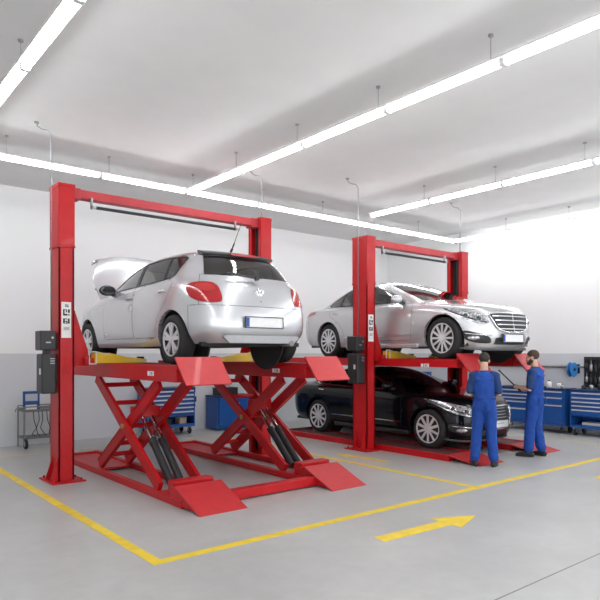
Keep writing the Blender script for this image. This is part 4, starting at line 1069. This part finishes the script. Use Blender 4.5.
SKIN = mat('light_skin', (.62, .38, .28), .55, 0, 0, .06, 30)
HAIR1 = mat('dark_brown_hair', (.035, .024, .018), .7, 0, 0, .4, 90)
HAIR2 = mat('brown_hair', (.060, .036, .024), .7, 0, 0, .4, 90)
w1 = thing('person', 'person in blue bib overalls seen from behind at the front of the black saloon', 'person', (7.96, 5.38, 0), math.atan2(-.80, .60), None, False)
J1 = dict(head=(.0, .035, 1.640), hrot=(-.28, 0, 0), neck=(0, .0, 1.475), chest=(0, -.01, 1.32), pelvis=(0, 0, .98),
 shL=(-.172, -.01, 1.415), elL=(-.222, -.035, 1.13), wrL=(-.165, .20, 1.09), hdL=(.5, 1, .1), hnL=(.2, 0, 1),
 shR=(.172, -.01, 1.415), elR=(.222, -.035, 1.13), wrR=(.165, .20, 1.09), hdR=(-.5, 1, .1), hnR=(-.2, 0, 1),
 hiL=(-.085, 0, .90), knL=(-.11, .02, .50), anL=(-.14, -.01, .085), hiR=(.085, 0, .90), knR=(.11, .02, .50), anR=(.14, -.01, .085), fyL=.25, fyR=-.25)
person(w1, J1, SKIN, HAIR1); w1.scale = (.965,)*3
w2 = thing('person', 'bearded person in blue bib overalls turned left and holding a long black bar', 'person', (9.36, 5.36, 0), math.radians(8), None, False)
J2 = dict(head=(0, .045, 1.665), hrot=(-.10, 0, .22), neck=(0, .0, 1.495), chest=(0, -.012, 1.335), pelvis=(0, 0, .99),
 shL=(-.172, -.01, 1.43), elL=(-.215, .005, 1.14), wrL=(-.105, .235, 1.165), hdL=(.35, .9, .15), hnL=(.85, -.35, -.2), curlL=1.25,
 shR=(.172, -.01, 1.43), elR=(.215, .03, 1.15), wrR=(.075, .215, 1.10), hdR=(-.75, .65, .1), hnR=(0, -.1, 1.), curlR=1.25,
 hiL=(-.085, 0, .91), knL=(-.10, .045, .50), anL=(-.125, .06, .085), hiR=(.085, 0, .91), knR=(.105, .01, .50), anR=(.125, -.06, .085), fyL=.15, fyR=-.2)
person(w2, J2, SKIN, HAIR2, True); w2.scale = (.975,)*3
# the bar he holds
M2 = Matrix.Translation(w2.location) @ w2.rotation_euler.to_matrix().to_4x4() @ Matrix.Scale(.975, 4)
bm = NB(); a, b = M2 @ Vector((-.045, .22, 1.08)), M2 @ Vector((-.035, .62, 1.44))
cyl(bm, a, b, .011, 12); cyl(bm, a, lerp(a, b, .32), .017, 12); cyl(bm, lerp(a, b, .97), b, .02, 12)
tag(link_mesh('breaker_bar', bm, BLK), 'long black bar held up in front of the bearded worker', 'hand tool')

# ------------------------------------------------------------------ wall trolley
tr = thing('wire_trolley', 'grey wire trolley on two black wheels against the left part of the back wall', 'trolley', (3.38, 11.66, 0))
X0, X1, Y0, Y1 = 3.06, 3.63, 11.47, 11.87
bm = NB()
for x in (X0, X1):
    for y in (Y0, Y1): cyl(bm, (x, y, .14), (x, y, .74), .016, 10)
for z in (.18, .68):
    for p, q in (((X0, Y0), (X1, Y0)), ((X1, Y0), (X1, Y1)), ((X1, Y1), (X0, Y1)), ((X0, Y1), (X0, Y0))): cyl(bm, (*p, z), (*q, z), .014, 8)
cyl(bm, (X0, Y0, .74), (X1, Y0, .74), .011, 8); cyl(bm, (X0, Y1, .74), (X1, Y1, .74), .011, 8)
link_mesh('frame', bm, WIRE, tr)
bm = NB(); box(bm, X0, X1, Y0, Y1, .645, .665, .004); link_mesh('tray', bm, mat('grey_tray', (.26, .26, .25), .5, .4), tr)
bm = NB()
for k in range(9): cyl(bm, (X0, Y0+(Y1-Y0)*k/8, .19), (X1, Y0+(Y1-Y0)*k/8, .19), .005, 6)
link_mesh('bottom_grid', bm, WIRE, tr)
bm = NB(); pipe(bm, [(X0, Y0, .72), (X0-.06, Y0, .735), (X0-.13, Y0, .72), (X0-.15, Y0, .67)], .011, 8); link_mesh('push_handle', bm, WIRE, tr, True)
for x, r in ((X0+.02, .09), (X1-.0, .10)):
    bm = NB(); lathe(bm, [(-.02, r*.6), (-.022, r*.9), (-.012, r), (.012, r), (.022, r*.9), (.02, r*.6)], (x, Y0-.02, r), 'X', 28); w_ = link_mesh('wheel', bm, RUB, tr, True)
    bm = NB(); lathe(bm, [(-.024, .01), (-.024, r*.6), (.024, r*.6), (.024, .01)], (x, Y0-.02, r), 'X', 20); sub('hub', bm, GALV, w_, tr)
for x in (X0, X1):
    bm = NB(); cyl(bm, (x, Y1, 0.0), (x, Y1, .15), .014, 8); link_mesh('foot', bm, WIRE, tr)
for k, (xa, xb, xc) in enumerate(((.15, .20, .13), (.24, .20, .22), (.30, .27, .33), (.38, .44, .42))):
    bm = NB(); pipe(bm, [Vector((X0+xa, Y0-.015, .66)), Vector((X0+xa+.01, Y0-.02, .5)), Vector((X0+xb, Y0-.02, .36)), Vector((X0+xc, Y0-.015, .26)), Vector((X0+xc+.05, Y0-.01, .21))], .008, 8)
    tag(link_mesh('test_lead', bm, BLK, None, True), 'black lead hanging under the wire trolley tray, %s from its left side' % ORD[k], 'cable', 'black leads hanging on the wire trolley')
ts = thing('tester', 'blue framed hand-held tester with pale screen standing on the wire trolley', 'diagnostic tester', (3.22, 11.66, .665))
bm = NB(); cx, cy = 3.22, 11.62
for (a0, a1, b0, b1) in ((-.14, -.105, 0, .34), (.105, .14, 0, .34), (-.14, .14, .30, .345), (-.14, .14, .10, .17)): box(bm, cx+a0, cx+a1, cy-.025, cy+.025, .667+b0, .667+b1, .008)
link_mesh('frame', bm, mat('blue_rubber_frame', (.015, .07, .27), .5), ts)
bm = NB(); box(bm, cx-.105, cx+.105, cy-.012, cy+.012, .837, .967); link_mesh('screen', bm, mat('pale_grey_screen', (.45, .47, .50), .25), ts)
bm = NB(); box(bm, cx-.09, cx+.09, cy-.02, cy+.02, .667, .767, .004); link_mesh('paper_label', bm, WHITE, ts)

# ------------------------------------------------------------------ blue tool cabinets
def cabinet(name, label, origin, rz, W, D, H, rows, cat='tool cabinet', open_z=None, castors=True, group=None, doors=0, cols=None):
    """front at local y = 0 facing -y, width along +x"""
    r = thing(name, label, cat, origin, rz, group, False)
    zb = .16 if castors else .03
    t = .02
    bm = NB(); box(bm, 0, t, 0, D, zb, H-.03); box(bm, W-t, W, 0, D, zb, H-.03); box(bm, t, W-t, D-t, D, zb, H-.03); box(bm, t, W-t, 0, D-t, zb, zb+.06)
    zt = open_z if open_z else zb+.06
    box(bm, t, W-t, 0.002, D-t, zt-.02, zt); 
    link_mesh('carcass', bm, BLUE, r)
    bm = NB(); box(bm, -.012, W+.012, -.012, D+.01, H-.035, H, .006); link_mesh('top', bm, BLUED, r)
    if doors:
        w = (W-.06)/doors
        for k in range(doors):
            bm = NB(); box(bm, .03+k*w+.004, .03+(k+1)*w-.004, -.018, 0, zt+.01, H-.05, .004); d = link_mesh('door', bm, BLUE, r)
            bm = NB(); q = .03+(k+1)*w-.05 if k % 2 == 0 else .03+k*w+.05; box(bm, q-.012, q+.012, -.035, -.018, H-.30, H-.17, .004); link_mesh('door_handle', bm, HAND, d)
    else:
        for a, b, rows in (cols or [(.03, W-.03, rows)]):
            z = H-.05; tot = sum(rows); avail = z-zt
            for k, h in enumerate(rows):
                hh = avail*h/tot
                bm = NB(); box(bm, a, b, -.018, .30, z-hh+.008, z, .003); d = link_mesh('drawer', bm, BLUE, r)
                bm = NB(); box(bm, a+.015, b-.015, -.034, -.017, z-.036, z-.010, .003); link_mesh('drawer_pull', bm, HAND, d)
                z -= hh
    if castors:
        for x in (.09, W-.09):
            for y in (.07, D-.07):
                bm = NB(); lathe(bm, [(-.018, .02), (-.022, .058), (-.014, .068), (.014, .068), (.022, .058), (.018, .02)], (x, y, .068), 'X', 20); c_ = link_mesh('castor', bm, RUB, r, True)
                bm = NB(); box(bm, x-.03, x-.024, y-.02, y+.02, .06, .155); box(bm, x+.024, x+.03, y-.02, y+.02, .06, .155); box(bm, x-.035, x+.035, y-.035, y+.035, .145, .161); link_mesh('castor_fork', bm, GALV, c_)
    return r
# the back wall pair, seen through the scissor arms
cabinet('tool_cabinet', 'blue roller cabinet with six drawers and open bottom shelf seen through the near scissor arms', (5.39, 11.42, 0), 0, 1.06, .5, .98, [1, 1, 1, 1, 1, 1.15], open_z=.40)
cabinet('tool_cabinet', 'low blue two-door cabinet seen through the far scissor arms', (7.03, 11.45, 0), 0, .98, .5, .76, [], 'cabinet', doors=2, castors=False)
def crate(name, label, c, d, m, lid=True, cat='box'):
    t = thing(name, label, cat, (c[0], c[1], c[2]))
    bm = NB(); box(bm, c[0]-d[0]/2, c[0]+d[0]/2, c[1]-d[1]/2, c[1]+d[1]/2, c[2], c[2]+d[2]*.9, min(d)*.06); link_mesh('case_body', bm, m, t)
    bm = NB(); box(bm, c[0]-d[0]/2-.004, c[0]+d[0]/2+.004, c[1]-d[1]/2-.004, c[1]+d[1]/2+.004, c[2]+d[2]*.86, c[2]+d[2], min(d)*.05); link_mesh('lid', bm, m, t)
    return t
crate('cardboard_box', 'cream box standing on the bottom shelf of the six-drawer roller cabinet', (6.22, 11.62, .222), (.16, .22, .13), CREAM)
crate('parts_bin', 'dark bin standing on the bottom shelf of the six-drawer roller cabinet', (5.82, 11.62, .222), (.28, .24, .12), BLKM)
tb = crate('toolbox', 'black toolbox lying on top of the low blue two-door cabinet', (7.38, 11.7, .76), (.52, .24, .17), BLK)
bm = NB(); pipe(bm, [(7.26, 11.7, .925), (7.27, 11.7, .965), (7.30, 11.7, .975), (7.46, 11.7, .975), (7.49, 11.7, .965), (7.5, 11.7, .925)], .012, 8); link_mesh('carry_handle', bm, GALV, tb, True)
bm = NB(); pts = [Vector((6.74+.03*math.sin(i*.9), 11.985-.01*(i % 2), 1.28-.047*i)) for i in range(20)]; pipe(bm, pts, .010, 8); box(bm, 6.70, 6.78, 11.96, 12.0, 1.26, 1.33); box(bm, 6.71, 6.79, 11.95, 12.0, .62, .74, .008)
tag(link_mesh('power_cable', bm, BLK, None), 'black cable hanging on the back wall between the two blue cabinets', 'cable')

# right wall row: front at x = 12.34 facing -x
RZ = -PI/2
def rcab(name, label, y_hi, W, **k): return cabinet(name, label, (12.36, y_hi, 0), RZ, W, .5, .95, **k)
rcab('tool_cabinet', 'wide blue drawer cabinet behind the two workers, with small bottles on top', 8.02, 1.60, rows=[], cols=[(.03, .88, [1, .9, .9, 1.7, 3]), (.90, 1.57, [1.3, 1.6, 3.9])])
rcab('tool_cabinet', 'blue roller cabinet at the right edge with five pulls and open bottom shelf', 6.30, 1.35, rows=[1, .85, .85, .85, 1.35], open_z=.42)
rcab('tool_cabinet', 'plain blue cabinet in the far corner carrying a small blue vise', 10.75, 1.25, rows=[], doors=2)
crate('paper_tray', 'pale tray lying on the open shelf of the right-edge roller cabinet', (12.55, 5.85, .222), (.24, .45, .06), mat('pale_grey_tray', (.5, .5, .48), .5))
# bench vise
vx, vy = 12.55, 10.20
v = thing('bench_vise', 'small blue bench vise standing on the corner cabinet, seen over the black hood', 'vise', (vx, vy, .95))
bm = NB(); cyl(bm, (vx, vy, .95), (vx, vy, .98), .09, 20); prism(bm, [(vy-.07, .98), (vy+.07, .98), (vy+.045, 1.10), (vy-.045, 1.10)], vx-.06, vx+.06, 'X'); box(bm, vx-.06, vx+.06, vy-.11, vy-.01, 1.10, 1.22, .012); link_mesh('fixed_jaw', bm, BLUE, v)
bm = NB(); box(bm, vx-.05, vx+.05, vy+.06, vy+.14, 1.06, 1.22, .012); box(bm, vx-.025, vx+.025, vy-.02, vy+.10, 1.08, 1.13); link_mesh('moving_jaw', bm, BLUE, v)
bm = NB(); cyl(bm, (vx, vy+.13, 1.11), (vx, vy+.22, 1.11), .016, 12); cyl(bm, (vx-.09, vy+.21, 1.11), (vx+.09, vy+.21, 1.11), .008, 8); link_mesh('screw_handle', bm, STEEL, v)
# bottles and small things on the wide cabinet
def bottle(c, h, r, m, label, capm=BLK):
    t = thing('bottle', label, 'bottle', c, 0, None, False)
    bm = NB(); lathe(bm, [(0, r*.9), (.006, r), (h*.62, r), (h*.74, r*.75), (h*.82, r*.38), (h*.88, r*.38)], (0, 0, 0), 'Z', 18); link_mesh('flask', bm, m, t, True)
    bm = NB(); lathe(bm, [(h*.86, r*.45), (h, r*.42)], (0, 0, 0), 'Z', 14); link_mesh('cap', bm, capm, t)
    return t
WH = mat('white_plastic', (.78, .78, .76), .4)
bottle((12.55, 6.86, .95), .17, .055, WH, 'white bottle on the wide drawer cabinet just right of the bearded worker')
bottle((12.60, 6.66, .95), .13, .045, WH, 'short white bottle near the right end of the wide drawer cabinet')
bottle((12.62, 7.12, .95), .20, .05, BLK, 'black bottle on the wide drawer cabinet close behind the bearded worker')
bottle((12.52, 6.54, .95), .09, .05, GALV, 'small metal can at the right end of the wide drawer cabinet')
for k, (y, l, m, lab) in enumerate(((6.98, .20, BLKM, 'black ratchet tool lying on the wide drawer cabinet beside the black bottle'), (6.75, .16, STEEL, 'bright steel tool lying on the wide drawer cabinet between two white bottles'))):
    bm = NB(); cyl(bm, (12.44, y-l/2, .962), (12.47, y+l/2, .962), .012, 10); cyl(bm, (12.44, y-l/2, .95), (12.44, y-l/2, .985), .022, 12)
    tag(link_mesh('ratchet', bm, m), lab, 'hand tool')

# hose reel on the right wall
hr_ = thing('hose_reel', 'round blue hose reel mounted on the right wall left of the black tool board', 'hose reel', (12.95, 6.52, 1.36))
bm = NB(); lathe(bm, [(-.05, .03), (-.05, .15), (-.04, .16), (-.03, .15), (-.03, .09), (.03, .09), (.03, .15), (.04, .16), (.05, .15), (.05, .03)], (12.79, 6.47, 1.345), 'Y', 32); link_mesh('drum', bm, mat('light_blue_enamel', (.03, .20, .52), .4), hr_)
bm = NB()
for k in range(3): pipe(bm, [(12.79+.10*math.cos(2*PI*i/28), 6.452+.018*k, 1.345+.10*math.sin(2*PI*i/28)) for i in range(28)], .014, 8, True)
link_mesh('coiled_hose', bm, mat('blue_hose', (.02, .09, .30), .5), hr_)
bm = NB(); box(bm, 12.975, 13.0, 6.40, 6.60, 1.26, 1.46, .006); box(bm, 12.76, 12.98, 6.545, 6.56, 1.315, 1.375); cyl(bm, (12.79, 6.40, 1.345), (12.79, 6.56, 1.345), .028, 12); link_mesh('wall_bracket', bm, BLKM, hr_)

# black tool board with hanging tools
tbd = thing('tool_board', 'black tool board on the right wall above the right-edge roller cabinet', 'tool board', (12.97, 5.7, 1.0))
bm = NB(); box(bm, 12.965, 13.0, 5.0, 6.30, .97, 1.62, .006); link_mesh('panel', bm, mat('black_board', (.025, .025, .027), .6), tbd)
for z in (1.55, 1.28):
    bm = NB(); box(bm, 12.90, 12.965, 5.02, 6.26, z, z+.025, .004); link_mesh('hook_rail', bm, BLKM, tbd)
n = 0
for row, z in enumerate((1.545, 1.275)):
    for k in range(12):
        y = 6.22-.095*k; L = .20+.035*((k*7+row*3) % 3)
        bm = NB(); x = 12.925
        m = [BLKM, GALV, BLK][(k+row) % 3]
        cyl(bm, (x, y, z), (x, y, z-L*.55), .009, 8); lathe(bm, [(0, .014), (.02, .036), (L*.55, .030), (L*.65, .012)], (x, y, z-L), 'Z', 10); pipe(bm, [(x+.02*math.cos(a*PI/5), y, z+.012+.02*math.sin(a*PI/5)) for a in range(10)], .005, 6, True)
        o = link_mesh('hanging_tool', bm, m, None, True)
        tag(o, 'hanging tool, %s from the left in the %s row of the black tool board' % (ORD[k] if k < 10 else ['eleventh', 'twelfth'][k-10], ['upper', 'lower'][row]), 'hand tool', 'tools hanging on the black tool board')
# sockets and canisters along the back of the right-edge cabinet
for k in range(7):
    y = 6.18-.17*k; h = .08+.03*(k % 3)
    bottle((12.70, y, .95), h, .04+.008*(k % 2), [BLK, GALV, BLKM][k % 3], '%s can, %s from the left on the right-edge roller cabinet below the tool board' % (['black', 'grey', 'dark metal'][k % 3], ORD[k]))['group'] = 'cans below the tool board'
# ------------------------------------------------------------------ view and light
w = bpy.data.worlds.new('world'); SC.world = w; w.use_nodes = True
w.node_tree.nodes['Background'].inputs[0].default_value = (.95, .97, 1, 1); w.node_tree.nodes['Background'].inputs[1].default_value = 2.2
vs = SC.view_settings; vs.view_transform = 'Standard'; vs.look = 'None'; vs.gamma = 1; vs.use_curve_mapping = False; vs.exposure = EXPO
SC.cycles.max_bounces = 8; SC.cycles.diffuse_bounces = 5; SC.cycles.transparent_max_bounces = 12
SC.cycles.use_denoising = True
for o in SC.objects:
    if '_w' in o: del o['_w']
